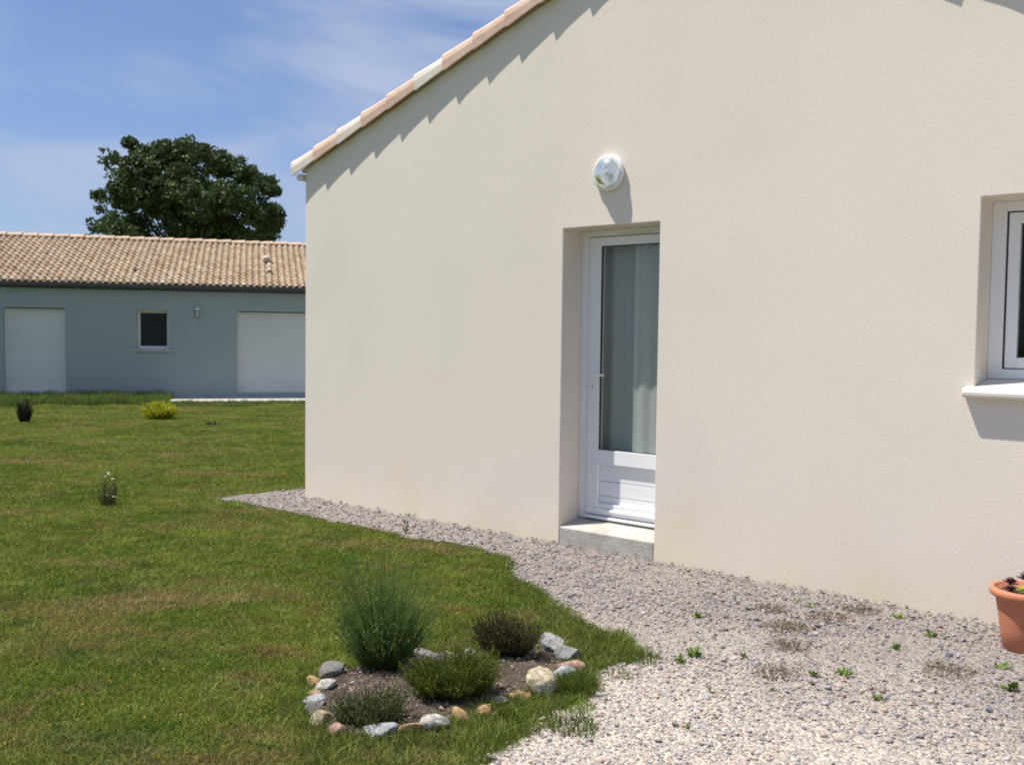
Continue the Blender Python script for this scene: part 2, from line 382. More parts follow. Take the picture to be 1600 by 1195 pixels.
M_fgreen = mat('unmown_grass', (0.12, 0.19, 0.035), 0.6, color2=(0.17, 0.21, 0.06), vscale=2, objrand=0.3, transl=0.3, spec=0.2)

gx = np.concatenate([[-700, -300, -120, -60, -40], np.arange(-30, 14.01, 0.5), [20, 40, 120, 400]])
gy = np.concatenate([[-400, -120, -40, -20], np.arange(-9, 16.01, 0.5), [20, 30, 60, 140, 400, 800]])
GX, GY = np.meshgrid(gx, gy, indexing='ij')
V = np.stack([GX, GY, gz(GX, GY)], -1).reshape(-1, 3)
a, b = len(gx), len(gy)
I = (np.arange(a - 1)[:, None] * b + np.arange(b - 1)[None, :]).ravel()
F = np.stack([I, I + b, I + b + 1, I + 1], -1)
o = link('ground', npmesh('ground', V, F), M_lawn, smooth=True); tag(o, kind='structure')

def patch(name, poly, step, lift, material, x0, x1, y0, y1, bumpz=0.0):
    xs = np.arange(x0, x1, step); ys = np.arange(y0, y1, step)
    X, Y = np.meshgrid(xs, ys, indexing='ij')
    keep = inside(poly, X[:-1, :-1] + step / 2, Y[:-1, :-1] + step / 2)
    Z = gz(X, Y) + lift
    if bumpz:
        dd = pdist(list(map(tuple, poly)), X, Y, True)
        Z = Z + bumpz * np.clip(dd / 0.3, 0, 1) + rng.normal(0, 0.006, X.shape)
    V = np.stack([X, Y, Z], -1).reshape(-1, 3); b = len(ys)
    I = (np.arange(len(xs) - 1)[:, None] * b + np.arange(b - 1)[None, :])[keep]
    F = np.stack([I, I + b, I + b + 1, I + 1], -1)
    used = np.unique(F); remap = np.zeros(len(V), int); remap[used] = np.arange(len(used))
    o = link(name, npmesh(name, V[used], remap[F]), material, smooth=True)
    return tag(o, kind='structure')
def gravel_mat():
    M = mat('gravel_bed', (0.4, 0.37, 0.33), 0.9, spec=0.2)
    t = M.node_tree; l = t.links.new
    p = [n for n in t.nodes if n.type == 'BSDF_PRINCIPLED'][0]; geo = [n for n in t.nodes if n.type == 'NEW_GEOMETRY'][0]
    v = N(t, 'ShaderNodeTexVoronoi'); v.inputs['Scale'].default_value = 75; l(geo.outputs['Position'], v.inputs['Vector'])
    sp = N(t, 'ShaderNodeSeparateColor'); l(v.outputs['Color'], sp.inputs[0])
    r = N(t, 'ShaderNodeValToRGB'); cr = r.color_ramp
    cr.elements[0].color = (0.24, 0.215, 0.20, 1); cr.elements[1].color = (0.60, 0.54, 0.46, 1)
    for q, c in ((0.25, (0.34, 0.32, 0.33)), (0.5, (0.44, 0.38, 0.33)), (0.75, (0.50, 0.47, 0.43))):
        e = cr.elements.new(q); e.color = (*c, 1)
    l(sp.outputs[0], r.inputs['Fac']); l(r.outputs[0], p.inputs['Base Color'])
    b = N(t, 'ShaderNodeBump'); b.inputs['Distance'].default_value = 0.008; b.invert = True; l(v.outputs['Distance'], b.inputs['Height']); l(b.outputs[0], p.inputs['Normal'])
    return M
M_gravel = gravel_mat()
patch('gravel_path', GRAVEL, 0.05, 0.012, M_gravel, -3.6, 9.0, -8.0, 9.5)
M_soil = mat('mulched_soil', (0.05, 0.038, 0.03), 0.95, color2=(0.10, 0.078, 0.062), vscale=14, fine=0.35, fscale=110, bump=0.012, bscale=60, spec=0.15)
patch('flower_bed_soil', BED, 0.025, 0.018, M_soil, 0.7, 1.9, -3.4, -1.8, bumpz=0.03)

# ------------------------------------------------------------------ instancing through geometry nodes (uncountable stuff only)
def gn_scatter(name, pts, scales, rots, idx, sources, label=None, cat=None, scalez=None):
    src = bpy.data.collections.new(name + '_source')
    for o_ in sources: src.objects.link(o_)
    me = bpy.data.meshes.new(name); me.from_pydata([tuple(p) for p in pts], [], [])
    sc = np.asarray(scales, dtype=np.float32)
    if sc.ndim == 1: sc = np.stack([sc, sc, sc], -1)
    a1 = me.attributes.new('inst_scale', 'FLOAT_VECTOR', 'POINT'); a1.data.foreach_set('vector', sc.ravel())
    a2 = me.attributes.new('inst_rot', 'FLOAT_VECTOR', 'POINT'); a2.data.foreach_set('vector', np.asarray(rots, dtype=np.float32).ravel())
    a3 = me.attributes.new('inst_idx', 'INT', 'POINT'); a3.data.foreach_set('value', np.asarray(idx, dtype=np.int32))
    o_ = bpy.data.objects.new(name, me); COL.objects.link(o_)
    g = bpy.data.node_groups.new(name, 'GeometryNodeTree')
    g.interface.new_socket('Geometry', in_out='INPUT', socket_type='NodeSocketGeometry'); g.interface.new_socket('Geometry', in_out='OUTPUT', socket_type='NodeSocketGeometry')
    gi = g.nodes.new('NodeGroupInput'); go = g.nodes.new('NodeGroupOutput')
    ci = g.nodes.new('GeometryNodeCollectionInfo'); ci.inputs[0].default_value = src; ci.inputs['Separate Children'].default_value = True; ci.inputs['Reset Children'].default_value = True
    ip = g.nodes.new('GeometryNodeInstanceOnPoints'); ip.inputs['Pick Instance'].default_value = True
    def na(nm, ty):
        n_ = g.nodes.new('GeometryNodeInputNamedAttribute'); n_.data_type = ty; n_.inputs[0].default_value = nm; return n_.outputs[0]
    l = g.links.new
    l(gi.outputs[0], ip.inputs['Points']); l(ci.outputs[0], ip.inputs['Instance']); l(na('inst_idx', 'INT'), ip.inputs['Instance Index'])
    l(na('inst_rot', 'FLOAT_VECTOR'), ip.inputs['Rotation']); l(na('inst_scale', 'FLOAT_VECTOR'), ip.inputs['Scale']); l(ip.outputs[0], go.inputs[0])
    md = o_.modifiers.new('scatter', 'NODES'); md.node_group = g
    tag(o_, label, cat, kind='stuff')
    return o_
def blade_arrays(n, spread, h0, h1, w, lean=0.5, g=None, segs=2, droop=0.3):
    g = g or rng
    th = g.uniform(0, 2 * np.pi, n); r = spread * np.sqrt(g.uniform(0, 1, n))
    bx, by = r * np.cos(th), r * np.sin(th)
    h = g.uniform(h0, h1, n); la = g.uniform(0, 2 * np.pi, n); le = np.abs(g.normal(0, lean, n)) * h
    ww = w * g.uniform(0.7, 1.3, n); wa = g.uniform(0, np.pi, n)
    dx, dy = np.cos(wa) * ww / 2, np.sin(wa) * ww / 2
    V = []; 
    for k in range(segs):
        t = k / segs; q = t ** 1.6
        cx = bx + np.cos(la) * le * q; cy = by + np.sin(la) * le * q; cz = h * (t - droop * t * t * 0.5)
        f = 1 - 0.35 * t
        V.append(np.stack([cx - dx * f, cy - dy * f, cz], -1)); V.append(np.stack([cx + dx * f, cy + dy * f, cz], -1))
    V.append(np.stack([bx + np.cos(la) * le, by + np.sin(la) * le, h * (1 - droop * 0.5)], -1))
    V = np.stack(V, 1); m_ = V.shape[1]
    base = np.arange(n)[:, None] * m_
    fs = []
    for k in range(segs - 1):
        fs += [[2 * k, 2 * k + 1, 2 * k + 3], [2 * k, 2 * k + 3, 2 * k + 2]]
    k = segs - 1; fs.append([2 * k, 2 * k + 1, 2 * k + 2])
    F = (base[:, None, :] + np.array(fs)[None]).reshape(-1, 3)
    return V.reshape(-1, 3), F
def src_obj(name, me, material):
    me.materials.append(material); return bpy.data.objects.new(name, me)
# lawn blades
def sample_lawn(n, dmin, dmax, power):
    # polar sampling round the viewpoint's ground position, wider than the frame
    az0, az1 = math.radians(39.85 - 26), math.radians(39.85 + 44)
    az = rng.uniform(az0, az1, n); u = rng.uniform(0, 1, n)
    k = 2 - power
    d = (dmin ** k + u * (dmax ** k - dmin ** k)) ** (1 / k)
    return CAM.x - np.sin(az) * d, CAM.y + np.cos(az) * d, d
def lawn_ok(X, Y):
    ok = ~inside(GRAVEL, X, Y) & ~inside(BED, X, Y) & (s_of(X, Y) > 0.05)
    ok &= ~((X > -2.95) & (X < 4.4) & (Y > -0.02) & (Y < 10))
    sl = (X - BP.x) * BD.x + (Y - BP.y) * BD.y
    ok &= ~((sl > 0.45) & (s_of(X, Y) < 1.45))
    return ok
clumps = []
for k in range(6):
    V, F = blade_arrays(22, 0.042, 0.012, 0.030, 0.0030, 0.75)
    clumps.append(src_obj('grass_tuft_source', npmesh('grass', V, F), M_blade))
X, Y, D = sample_lawn(150000, 1.6, 26, 1.35)
ok = lawn_ok(X, Y); X, Y, D = X[ok], Y[ok], D[ok]
n = len(X)
sc = np.clip(0.8 + D * 0.10, 1, 3.0) * rng.uniform(0.8, 1.3, n)
sz = np.clip(0.9 + D * 0.05, 1, 1.8) * rng.uniform(0.6, 1.25, n)
gn_scatter('lawn_grass', np.stack([X, Y, gz(X, Y) - 0.002], -1), np.stack([sc, sc, sz], -1), np.stack([np.zeros(n), np.zeros(n), rng.uniform(0, 6.28, n)], -1), rng.integers(0, 6, n), clumps,
           'short mown lawn of mottled green and brown grass', 'grass')
# taller, greener fringe along the gravel and round the flower bed
tuf = []
for k in range(5):
    V, F = blade_arrays(24, 0.040, 0.02, 0.070, 0.0030, 0.7)
    tuf.append(src_obj('edge_tuft_source', npmesh('edge_grass', V, F), M_green))
X = rng.uniform(-3.6, 2.1, 60000); Y = rng.uniform(-3.9, 0.3, 60000)
de = pdist(EDGE, X, Y); db = pdist(list(map(tuple, BED)), X, Y, True)
nl = np.sin(X * 5.1 + 1.3 * np.sin(Y * 3.7)) * np.cos(Y * 4.3 + X)
wd = 0.05 + 0.16 * np.clip((X + 1.0) / 2.5, 0, 1)
prob = np.exp(-np.clip(de, 0, 9) / wd) * (0.35 + 0.65 * (nl > -0.2)) * np.clip((X + 3.9) / 3, 0.25, 1) + 0.9 * np.exp(-db / 0.05)
ok = ~inside(GRAVEL, X, Y) & (~inside(BED, X, Y) | ((db < 0.035) & (rng.uniform(0, 1, len(X)) < 0.22))) & (rng.uniform(0, 1, len(X)) < prob * 0.75)
ok &= ~((X > -2.95) & (Y > -0.02))
X, Y, de = X[ok], Y[ok], de[ok]; n = len(X)
big = 0.45 + 0.75 * np.clip((X + 1.0) / 2.5, 0, 1)
sc = rng.uniform(0.55, 1.15, n) * big
gn_scatter('fringe_grass', np.stack([X, Y, gz(X, Y) - 0.002], -1), sc, np.stack([np.zeros(n), np.zeros(n), rng.uniform(0, 6.28, n)], -1), rng.integers(0, 5, n), tuf,
           'lusher longer green grass fringing the gravel and the stone-edged bed', 'grass')
# unmown strip in front of the blue-grey house
tall = []
for k in range(4):
    V, F = blade_arrays(34, 0.14, 0.12, 0.30, 0.011, 0.35)
    tall.append(src_obj('tall_grass_source', npmesh('tall_grass', V, F), M_fgreen))
n = 5200
sl = rng.uniform(-12, 8, n); ss = rng.uniform(0.1, 3.4, n)
jag = 2.7 + 0.5 * np.sin(sl * 1.1) + 0.3 * np.sin(sl * 3.7)
ok = (ss < jag) & ~((sl > 0.42) & (ss < 1.6)); sl, ss = sl[ok], ss[ok]; n = len(sl)
X = BP.x + BD.x * sl - BN.x * ss; Y = BP.y + BD.y * sl - BN.y * ss
sc = rng.uniform(0.6, 1.1, n) * np.where(sl > 0.42, 0.45, 1.0) * np.where(ss < 0.5, 1.1, 1)
gn_scatter('unmown_grass', np.stack([X, Y, gz(X, Y)], -1), sc, np.stack([np.zeros(n), np.zeros(n), rng.uniform(0, 6.28, n)], -1), rng.integers(0, 4, n), tall,
           'darker unmown grass strip at the foot of the blue-grey house', 'grass')

# small broad-leaved weeds and yellow flowers in the turf
M_clover = mat('turf_weed_leaf', (0.085, 0.165, 0.035), 0.6, color2=(0.12, 0.20, 0.05), vscale=6, objrand=0.25, transl=0.25, spec=0.2)
M_flower = mat('turf_flower', (0.62, 0.48, 0.03), 0.6)
tw = []
for k in range(3):
    V, F = blade_arrays(26, 0.018, 0.010, 0.024, 0.006, 0.9, droop=0.6); tw.append(src_obj('turf_weed_source', npmesh('turf_weed', V, F), M_clover))
X, Y, D = sample_lawn(2600, 2.0, 22, 1.1); ok = lawn_ok(X, Y) & (np.sin(X * 1.9 + np.cos(Y * 1.3) * 2) > 0.1); X, Y = X[ok], Y[ok]; n = len(X)
gn_scatter('turf_weeds', np.stack([X, Y, gz(X, Y) + 0.004], -1), rng.uniform(0.6, 1.3, n), np.stack([np.zeros(n), np.zeros(n), rng.uniform(0, 6.28, n)], -1), rng.integers(0, 3, n), tw, 'broad-leaved weeds scattered through the mown lawn', 'weeds')
V, F = blade_arrays(7, 0.004, 0.006, 0.009, 0.006, 0.9); tf_ = [src_obj('turf_flower_source', npmesh('turf_flower', V, F), M_flower)]
X, Y, D = sample_lawn(900, 2.0, 7, 1.2); ok = lawn_ok(X, Y) & (np.hypot(X - 0.9, Y + 4.0) < 0.9 + 0.5 * np.sin(X * 7)); X, Y = X[ok], Y[ok]; n = len(X)
gn_scatter('turf_flowers', np.stack([X, Y, gz(X, Y) + 0.022], -1), rng.uniform(0.7, 1.3, n), np.stack([np.zeros(n), np.zeros(n), rng.uniform(0, 6.28, n)], -1), np.zeros(n, int), tf_, 'tiny yellow flowers in the nearest part of the lawn', 'flowers')
# gravel stones
def rock_mesh(name, seed, sub=1, squash=0.6, jag=0.25):
    r = random.Random(seed); bm = bmesh.new(); bmesh.ops.create_icosphere(bm, subdivisions=sub, radius=0.5)
    dirs = [(Vector((r.gauss(0, 1), r.gauss(0, 1), r.gauss(0, 1))).normalized(), r.uniform(0.22, 0.42)) for _ in range(9)]
    sx, sy = r.uniform(0.8, 1.25), r.uniform(0.65, 1.0)
    for v in bm.verts:
        v.co *= 1 + r.uniform(-jag, jag) * 0.5
        for d, q in dirs:
            e = v.co.dot(d) - q
            if e > 0: v.co -= d * e * 0.85
        v.co.x *= sx * 1.2; v.co.y *= sy * 1.2; v.co.z *= squash * 1.2
    me = bpy.data.meshes.new(name); bm.to_mesh(me); bm.free(); return me
PEB = [(0.42, 0.40, 0.42), (0.58, 0.55, 0.55), (0.30, 0.29, 0.30), (0.64, 0.54, 0.40), (0.44, 0.45, 0.50), (0.58, 0.37, 0.28), (0.76, 0.73, 0.69), (0.20, 0.20, 0.23), (0.62, 0.48, 0.36), (0.50, 0.46, 0.47), (0.62, 0.57, 0.50), (0.36, 0.37, 0.42), (0.60, 0.44, 0.38)]
M_peb = mat('pebble', (0.5, 0.5, 0.5), 0.85, var=0.12, vscale=60, randcols=PEB, spec=0.25)
t_ = M_peb.node_tree; l_ = t_.links.new
p_ = [n for n in t_.nodes if n.type == 'BSDF_PRINCIPLED'][0]; g_ = [n for n in t_.nodes if n.type == 'NEW_GEOMETRY'][0]
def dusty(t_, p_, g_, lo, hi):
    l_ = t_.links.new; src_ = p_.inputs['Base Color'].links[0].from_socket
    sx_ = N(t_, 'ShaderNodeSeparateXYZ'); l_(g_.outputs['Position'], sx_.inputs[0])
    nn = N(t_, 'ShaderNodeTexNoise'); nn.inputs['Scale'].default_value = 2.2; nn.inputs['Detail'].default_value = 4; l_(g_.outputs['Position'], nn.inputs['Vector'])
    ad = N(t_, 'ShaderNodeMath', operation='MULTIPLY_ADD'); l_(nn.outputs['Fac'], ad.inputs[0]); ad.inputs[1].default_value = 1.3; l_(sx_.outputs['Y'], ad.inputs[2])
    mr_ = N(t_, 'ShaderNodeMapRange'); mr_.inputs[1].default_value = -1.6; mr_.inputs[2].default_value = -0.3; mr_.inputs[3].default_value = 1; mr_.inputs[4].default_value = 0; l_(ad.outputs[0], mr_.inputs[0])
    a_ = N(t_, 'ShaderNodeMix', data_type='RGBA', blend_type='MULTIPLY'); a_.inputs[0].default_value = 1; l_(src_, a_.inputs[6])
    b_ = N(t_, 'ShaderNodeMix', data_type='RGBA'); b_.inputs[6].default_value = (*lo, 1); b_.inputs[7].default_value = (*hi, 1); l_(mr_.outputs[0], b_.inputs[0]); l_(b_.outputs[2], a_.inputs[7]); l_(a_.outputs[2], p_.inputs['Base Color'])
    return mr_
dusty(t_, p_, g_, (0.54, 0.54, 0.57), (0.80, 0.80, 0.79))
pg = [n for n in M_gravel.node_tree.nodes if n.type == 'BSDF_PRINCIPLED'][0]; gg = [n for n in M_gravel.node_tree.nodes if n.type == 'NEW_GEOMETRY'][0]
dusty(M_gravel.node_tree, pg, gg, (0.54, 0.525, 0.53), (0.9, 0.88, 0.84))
pebs = [src_obj('pebble_source', rock_mesh('pebble', 100 + k, squash=0.45), M_peb) for k in range(7)]
n = 120000
az = rng.uniform(math.radians(39.85 - 36), math.radians(39.85 + 32), n); d = (2.0 ** 0.7 + rng.uniform(0, 1, n) * (10.5 ** 0.7 - 2.0 ** 0.7)) ** (1 / 0.7)
X = CAM.x - np.sin(az) * d; Y = CAM.y + np.cos(az) * d
ok = (inside(GRAVEL, X, Y) | ((pdist(EDGE, X, Y) < 0.06) & (rng.uniform(0, 1, n) < 0.35))) & ~((X > -2.93) & (Y > -0.004)) & ~inside(BED, X, Y)
X, Y, d = X[ok], Y[ok], d[ok]; n = len(X)
pn = np.sin(X * 2.3 + 1.7 * np.sin(Y * 2.9 + 0.5)) * np.cos(Y * 2.1 - X * 0.8 + 1.1)
keep = rng.uniform(0, 1, n) < np.where((X > 0.9) & (pn > 0.45), 0.35, 1.0)
X, Y, d = X[keep], Y[keep], d[keep]; n = len(X)
near_f = np.clip((-1.3 - Y) / 1.2, 0, 1)
sz = np.clip(rng.lognormal(math.log(0.0115), 0.48, n) * (1 - 0.22 * near_f), 0.005, 0.042) * np.clip(0.80 + d * 0.035, 0.85, 1.05)
lift = np.where((X > -2.93) & (Y > -0.07), rng.uniform(0, 0.022, n), 0.0)
gn_scatter('gravel_stones', np.stack([X, Y, gz(X, Y) + 0.012 + sz * 0.22 + lift], -1), sz, np.stack([rng.normal(0, 0.35, n), rng.normal(0, 0.35, n), rng.uniform(0, 6.28, n)], -1), rng.integers(0, 7, n), pebs,
           'loose grey, pink and buff crushed gravel covering the path by the house', 'gravel')
# little stones and chips in the bed soil
n = 2600
X = rng.uniform(0.8, 1.8, n); Y = rng.uniform(-3.3, -1.9, n); ok = inside(BED, X, Y); X, Y = X[ok], Y[ok]; n = len(X)
M_chip = mat('mulch_chip', (0.3, 0.25, 0.2), 0.9, randcols=[(0.10, 0.07, 0.05), (0.30, 0.24, 0.19), (0.16, 0.11, 0.08), (0.40, 0.36, 0.32), (0.20, 0.15, 0.12), (0.12, 0.09, 0.07)], spec=0.2)
chips = [src_obj('mulch_source', rock_mesh('mulch', 300 + k, squash=0.4), M_chip) for k in range(4)]
gn_scatter('mulch', np.stack([X, Y, gz(X, Y) + 0.018 + 0.03 * np.clip(pdist(list(map(tuple, BED)), X, Y, True) / 0.3, 0, 1)], -1), np.clip(rng.lognormal(math.log(0.012), 0.4, n), 0.006, 0.03), np.stack([rng.normal(0, 0.4, n), rng.normal(0, 0.4, n), rng.uniform(0, 6.28, n)], -1), rng.integers(0, 4, n), chips,
           'brown chips and grit on the soil of the stone-edged bed', 'mulch')

# ------------------------------------------------------------------ the cream house
XL, XR, XA = -2.93, 4.33, 0.70
DW = 0.801
def wtop(x): return 4.075 - 0.334 * abs(x - XA)
house = empty('house', (0, 0, 0))
tag(house, 'cream rendered gable house filling the right of the picture', 'house')
WX0, WX1, WZ0, WZ1, LIN = 2.779, 3.85, 1.13, 2.15, 2.15
me = wall_mesh([XL, 0, XA, DW, WX0, WX1, XR], [-0.45, -0.005, WZ0, LIN], wtop, [(0, DW, -0.5, LIN), (WX0, WX1, WZ0, LIN)], 'gable_wall')
gw = link('gable_wall', me, M_plaster, house)
sm = gw.modifiers.new('thick', 'SOLIDIFY'); sm.thickness = 0.30; sm.offset = -1
bv = gw.modifiers.new('bevel', 'BEVEL'); bv.width = 0.006; bv.segments = 2; bv.limit_method = 'ANGLE'; bv.angle_limit = math.radians(50)
mb = MB()
HB = 10.0
mb.box(XL, XL + 0.3, 0.302, HB, -0.45, wtop(XL) - 0.02); mb.box(XR - 0.3, XR, 0.302, HB, -0.45, wtop(XR) - 0.02); mb.box(XL, XR, HB + 0.002, HB + 0.3, -0.45, wtop(XL) - 0.02)
mb.build('side_walls', M_plaster, house)
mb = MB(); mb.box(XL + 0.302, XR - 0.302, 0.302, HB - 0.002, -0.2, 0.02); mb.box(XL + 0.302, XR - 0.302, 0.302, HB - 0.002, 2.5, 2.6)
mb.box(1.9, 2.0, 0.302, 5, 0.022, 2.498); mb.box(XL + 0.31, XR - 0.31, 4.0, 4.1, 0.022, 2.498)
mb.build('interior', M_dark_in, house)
# roof underlay and tiles out of sight above the eye
mb = MB()
for s_ in (-1, 1):
    xe = XL - 0.08 if s_ < 0 else XR + 0.08
    z0, z1 = wtop(xe) + 0.005, wtop(XA) + 0.005
    mb.add([(xe, 0.02, z0), (XA, 0.02, z1), (XA, HB + 0.35, z1), (xe, HB + 0.35, z0), (xe, 0.02, z0 + 0.03), (XA, 0.02, z1 + 0.03), (XA, HB + 0.35, z1 + 0.03), (xe, HB + 0.35, z0 + 0.03)],
           [(0, 1, 2, 3), (4, 7, 6, 5), (0, 4, 5, 1), (1, 5, 6, 2), (2, 6, 7, 3), (3, 7, 4, 0)])
mb.build('roof_deck', M_cream_pvc, house)
TV = []; TF = []
for s_ in (-1, 1):
    xe = XL - 0.1 if s_ < 0 else XR + 0.1
    nrow = 11; run = abs(XA - xe)
    for i in range(nrow):
        for j in range(44):
            y0 = 0.16 + j * 0.22
            prof = [(0, 0.04), (0.03, 0.075), (0.08, 0.105), (0.13, 0.085), (0.165, 0.045), (0.20, 0.035), (0.23, 0.04)]
            b = len(TV)
            for e, lift in ((0, 0.02), (1.1, 0.0)):
                u = (i + e) / nrow
                x = xe + (XA - xe) * min(u, 1); z = wtop(x) + 0.01 + lift
                for py, pz in prof: TV.append((x, y0 + py, z + pz))
            for k in range(6):
                TF.append((b + k, b + k + 1, b + 8 + k, b + 7 + k))
o = link('roof_tiles', npmesh('roof_tiles', TV, TF), M_verge, house); o['kind'] = 'stuff'
# verge tiles, one by one: a flap down the gable, rounded top, flared at the lower end
def verge_mesh(lower_end=False):
    P0 = [(-0.072, -0.012), (-0.074, 0.060), (-0.066, 0.100), (-0.042, 0.128), (-0.005, 0.140), (0.05, 0.138), (0.10, 0.118), (0.15, 0.09)]
    P1 = [(-0.056, 0.010), (-0.057, 0.058), (-0.050, 0.090), (-0.032, 0.112), (0.0, 0.122), (0.05, 0.120), (0.10, 0.100), (0.15, 0.075)]
    mb = MB(); LN = 0.395; ns = 4; t = 0.014; rings = []
    for k in range(ns + 1):
        f = k / ns; q = f ** 0.7
        for side in (0, 1):
            for (y0, z0), (y1, z1) in zip(P0, P1):
                y = y0 + (y1 - y0) * q; z = z0 + (z1 - z0) * q
                if side: y += t if z < 0.10 or y < -0.03 else 0; z -= t if z >= 0.09 else 0
                # the downhill end is nipped back a little at the top
                uu = f * LN + (0.02 * max(0, z / 0.14) if k == 0 else 0)
                mb.v.append((uu, y, z))
    n_ = len(P0)
    for k in range(ns):
        a0 = k * 2 * n_; a1 = (k + 1) * 2 * n_
        for i in range(n_ - 1):
            mb.f.append((a0 + i, a0 + i + 1, a1 + i + 1, a1 + i))
            mb.f.append((a0 + n_ + i + 1, a0 + n_ + i, a1 + n_ + i, a1 + n_ + i + 1))
        mb.f.append((a0, a1, a1 + n_, a0 + n_))
        mb.f.append((a0 + n_ - 1, a0 + 2 * n_ - 1, a1 + 2 * n_ - 1, a1 + n_ - 1))
    for i in range(n_ - 1):
        mb.f.append((i + 1, i, n_ + i, n_ + i + 1)); b_ = ns * 2 * n_; mb.f.append((b_ + i, b_ + i + 1, b_ + n_ + i + 1, b_ + n_ + i))
    return mb.mesh('verge_tile')
vm = verge_mesh(); vm.polygons.foreach_set('use_smooth', [False] * len(vm.polygons)); vm.materials.append(M_verge)
vmw = vm.copy(); vmw.materials.clear(); vmw.materials.append(M_verge_w)
th = math.atan(0.334)
nv = 12; DXV = 3.78 / nv
for i in range(12):
    for s_ in (-1, 1):
        white = s_ < 0 and i in (0, 2, 5)
        x = (-3.045 + i * 0.317) if s_ < 0 else (4.45 - i * 0.317)
        zl = 3.832 + 0.334 * x if s_ < 0 else 4.30 - 0.334 * x
        o = bpy.data.objects.new('verge_tile', vmw if white else vm); COL.objects.link(o); o.parent = house
        if s_ < 0:
            o.matrix_local = Matrix.Translation((x, 0, zl)) @ Matrix.Rotation(-th - rnd.uniform(-0.004, 0.004), 4, 'Y')
        else:
            o.matrix_local = Matrix.Translation((x, 0, zl)) @ Matrix.Rotation(th, 4, 'Y') @ Matrix.Scale(-1, 4, (1, 0, 0))
        if white: o['label'] = 'pale whitish verge tile'
mb = MB()
for k in range(40):
    a = 0
mb.lathe([(0.0, -0.05), (0.026, -0.05), (0.030, -0.045), (0.030, HB), (0.0, HB)], 14, 'y', (-2.972, 0.0, 2.790))
mb.build('eaves_roll', M_cream_pvc, house, smooth=False)
# threshold step
mb = MB()
mb.add([(0.003, 0.002, -0.3), (DW - 0.003, 0.002, -0.3), (DW - 0.003, 0.29, -0.3), (0.003, 0.29, -0.3), (0.003, 0.002, 0.0), (DW - 0.003, 0.002, 0.0), (DW - 0.003, 0.29, 0.05), (0.003, 0.29, 0.05)],
       [(0, 3, 2, 1), (4, 5, 6, 7), (0, 1, 5, 4), (1, 2, 6, 5), (2, 3, 7, 6), (3, 0, 4, 7)])
mb.build('door_step', M_step, house, bevel=0.008)
# ---- door
door = MB()
Y0 = 0.235
door.box(0.001, 0.066, Y0, Y0 + 0.06, 0.045, LIN - 0.001)
door.box(DW - 0.066, DW - 0.001, Y0, Y0 + 0.06, 0.045, LIN - 0.001)
door.box(0.066, DW - 0.066, Y0, Y0 + 0.06, 2.105, LIN - 0.001)
door.box(0.066, DW - 0.066, Y0 + 0.002, Y0 + 0.06, 0.045, 0.075)
dr = door.build('door', M_pvc, house, bevel=0.003); dr['label'] = 'white half-glazed outside door'
SX0, SX1, SZ0, SZ1 = 0.0715, DW - 0.0715, 0.082, 2.099
GX0, GX1, GZ0, GZ1 = 0.173, DW - 0.112, 0.558, 2.037
mb = MB()
mb.box(SX0, GX0, Y0 - 0.006, Y0 + 0.05, SZ0, SZ1); mb.box(GX1, SX1, Y0 - 0.006, Y0 + 0.05, SZ0, SZ1)
mb.box(GX0, GX1, Y0 - 0.0055, Y0 + 0.05, GZ1, SZ1); mb.box(GX0, GX1, Y0 - 0.0055, Y0 + 0.05, 0.455, GZ0); mb.box(GX0, GX1, Y0 - 0.0055, Y0 + 0.05, SZ0, 0.165)
mb.build('sash', M_pvc, dr, bevel=0.003)
mb = MB()
mb.box(0.0665, SX0 - 0.0005, Y0 + 0.012, Y0 + 0.05, 0.076, 2.104); mb.box(SX0, SX1, Y0 + 0.012, Y0 + 0.05, SZ1 + 0.001, 2.1045)
for x0, x1, z0, z1 in ((GX0, GX0 + 0.006, GZ0, GZ1), (GX1 - 0.006, GX1, GZ0, GZ1), (GX0 + 0.006, GX1 - 0.006, GZ0, GZ0 + 0.005), (GX0 + 0.006, GX1 - 0.006, GZ1 - 0.006, GZ1)):
    mb.box(x0, x1, Y0 + 0.004, Y0 + 0.02, z0, z1)
mb.build('gasket', M_seal, dr)
mb = MB()
mb.box(GX0 - 0.028, GX0 - 0.022, Y0 - 0.0085, Y0 - 0.004, 0.17, GZ1 + 0.02)
mb.box(SX0 + 0.03, SX0 + 0.036, Y0 - 0.0085, Y0 - 0.004, SZ0 + 0.01, SZ1 - 0.02)
mb.build('bead', M_pvc, dr)
mb = MB(); mb.box(GX0, GX1, Y0 + 0.010, Y0 + 0.030, GZ0, GZ1); mb.build('pane', M_glass, dr)
for z0, z1 in ((0.166, 0.217), (0.220, 0.325), (0.328, 0.4545)):
    mb = MB(); mb.box(GX0 + 0.001, GX1 - 0.001, Y0 + 0.022, Y0 + 0.04, z0, z1); mb.build('panel_board', M_pvc, dr, bevel=0.003)
mb = MB(); mb.box(SX0 + 0.01, SX1 - 0.01, Y0 - 0.022, Y0 - 0.007, 0.105, 0.128); mb.box(0.07, DW - 0.07, Y0 - 0.03, Y0 - 0.001, 0.052, 0.072)
mb.build('weather_bar', M_pvc, dr, bevel=0.006)
mb = MB(); mb.box(0.31, 0.60, Y0 - 0.004, Y0 + 0.01, 2.113, 2.126); mb.build('trickle_vent', M_cream_pvc, dr, bevel=0.002)
mb = MB(); mb.tube([(0.122, Y0 - 0.006, 1.10), (0.122, Y0 - 0.05, 1.10)], 0.009, 8); mb.tube([(0.116, Y0 - 0.05, 1.10), (0.18, Y0 - 0.055, 1.102), (0.245, Y0 - 0.05, 1.104)], [0.010, 0.010, 0.008], 8)
mb.box(0.108, 0.136, Y0 - 0.014, Y0 - 0.0062, 0.985, 1.13)
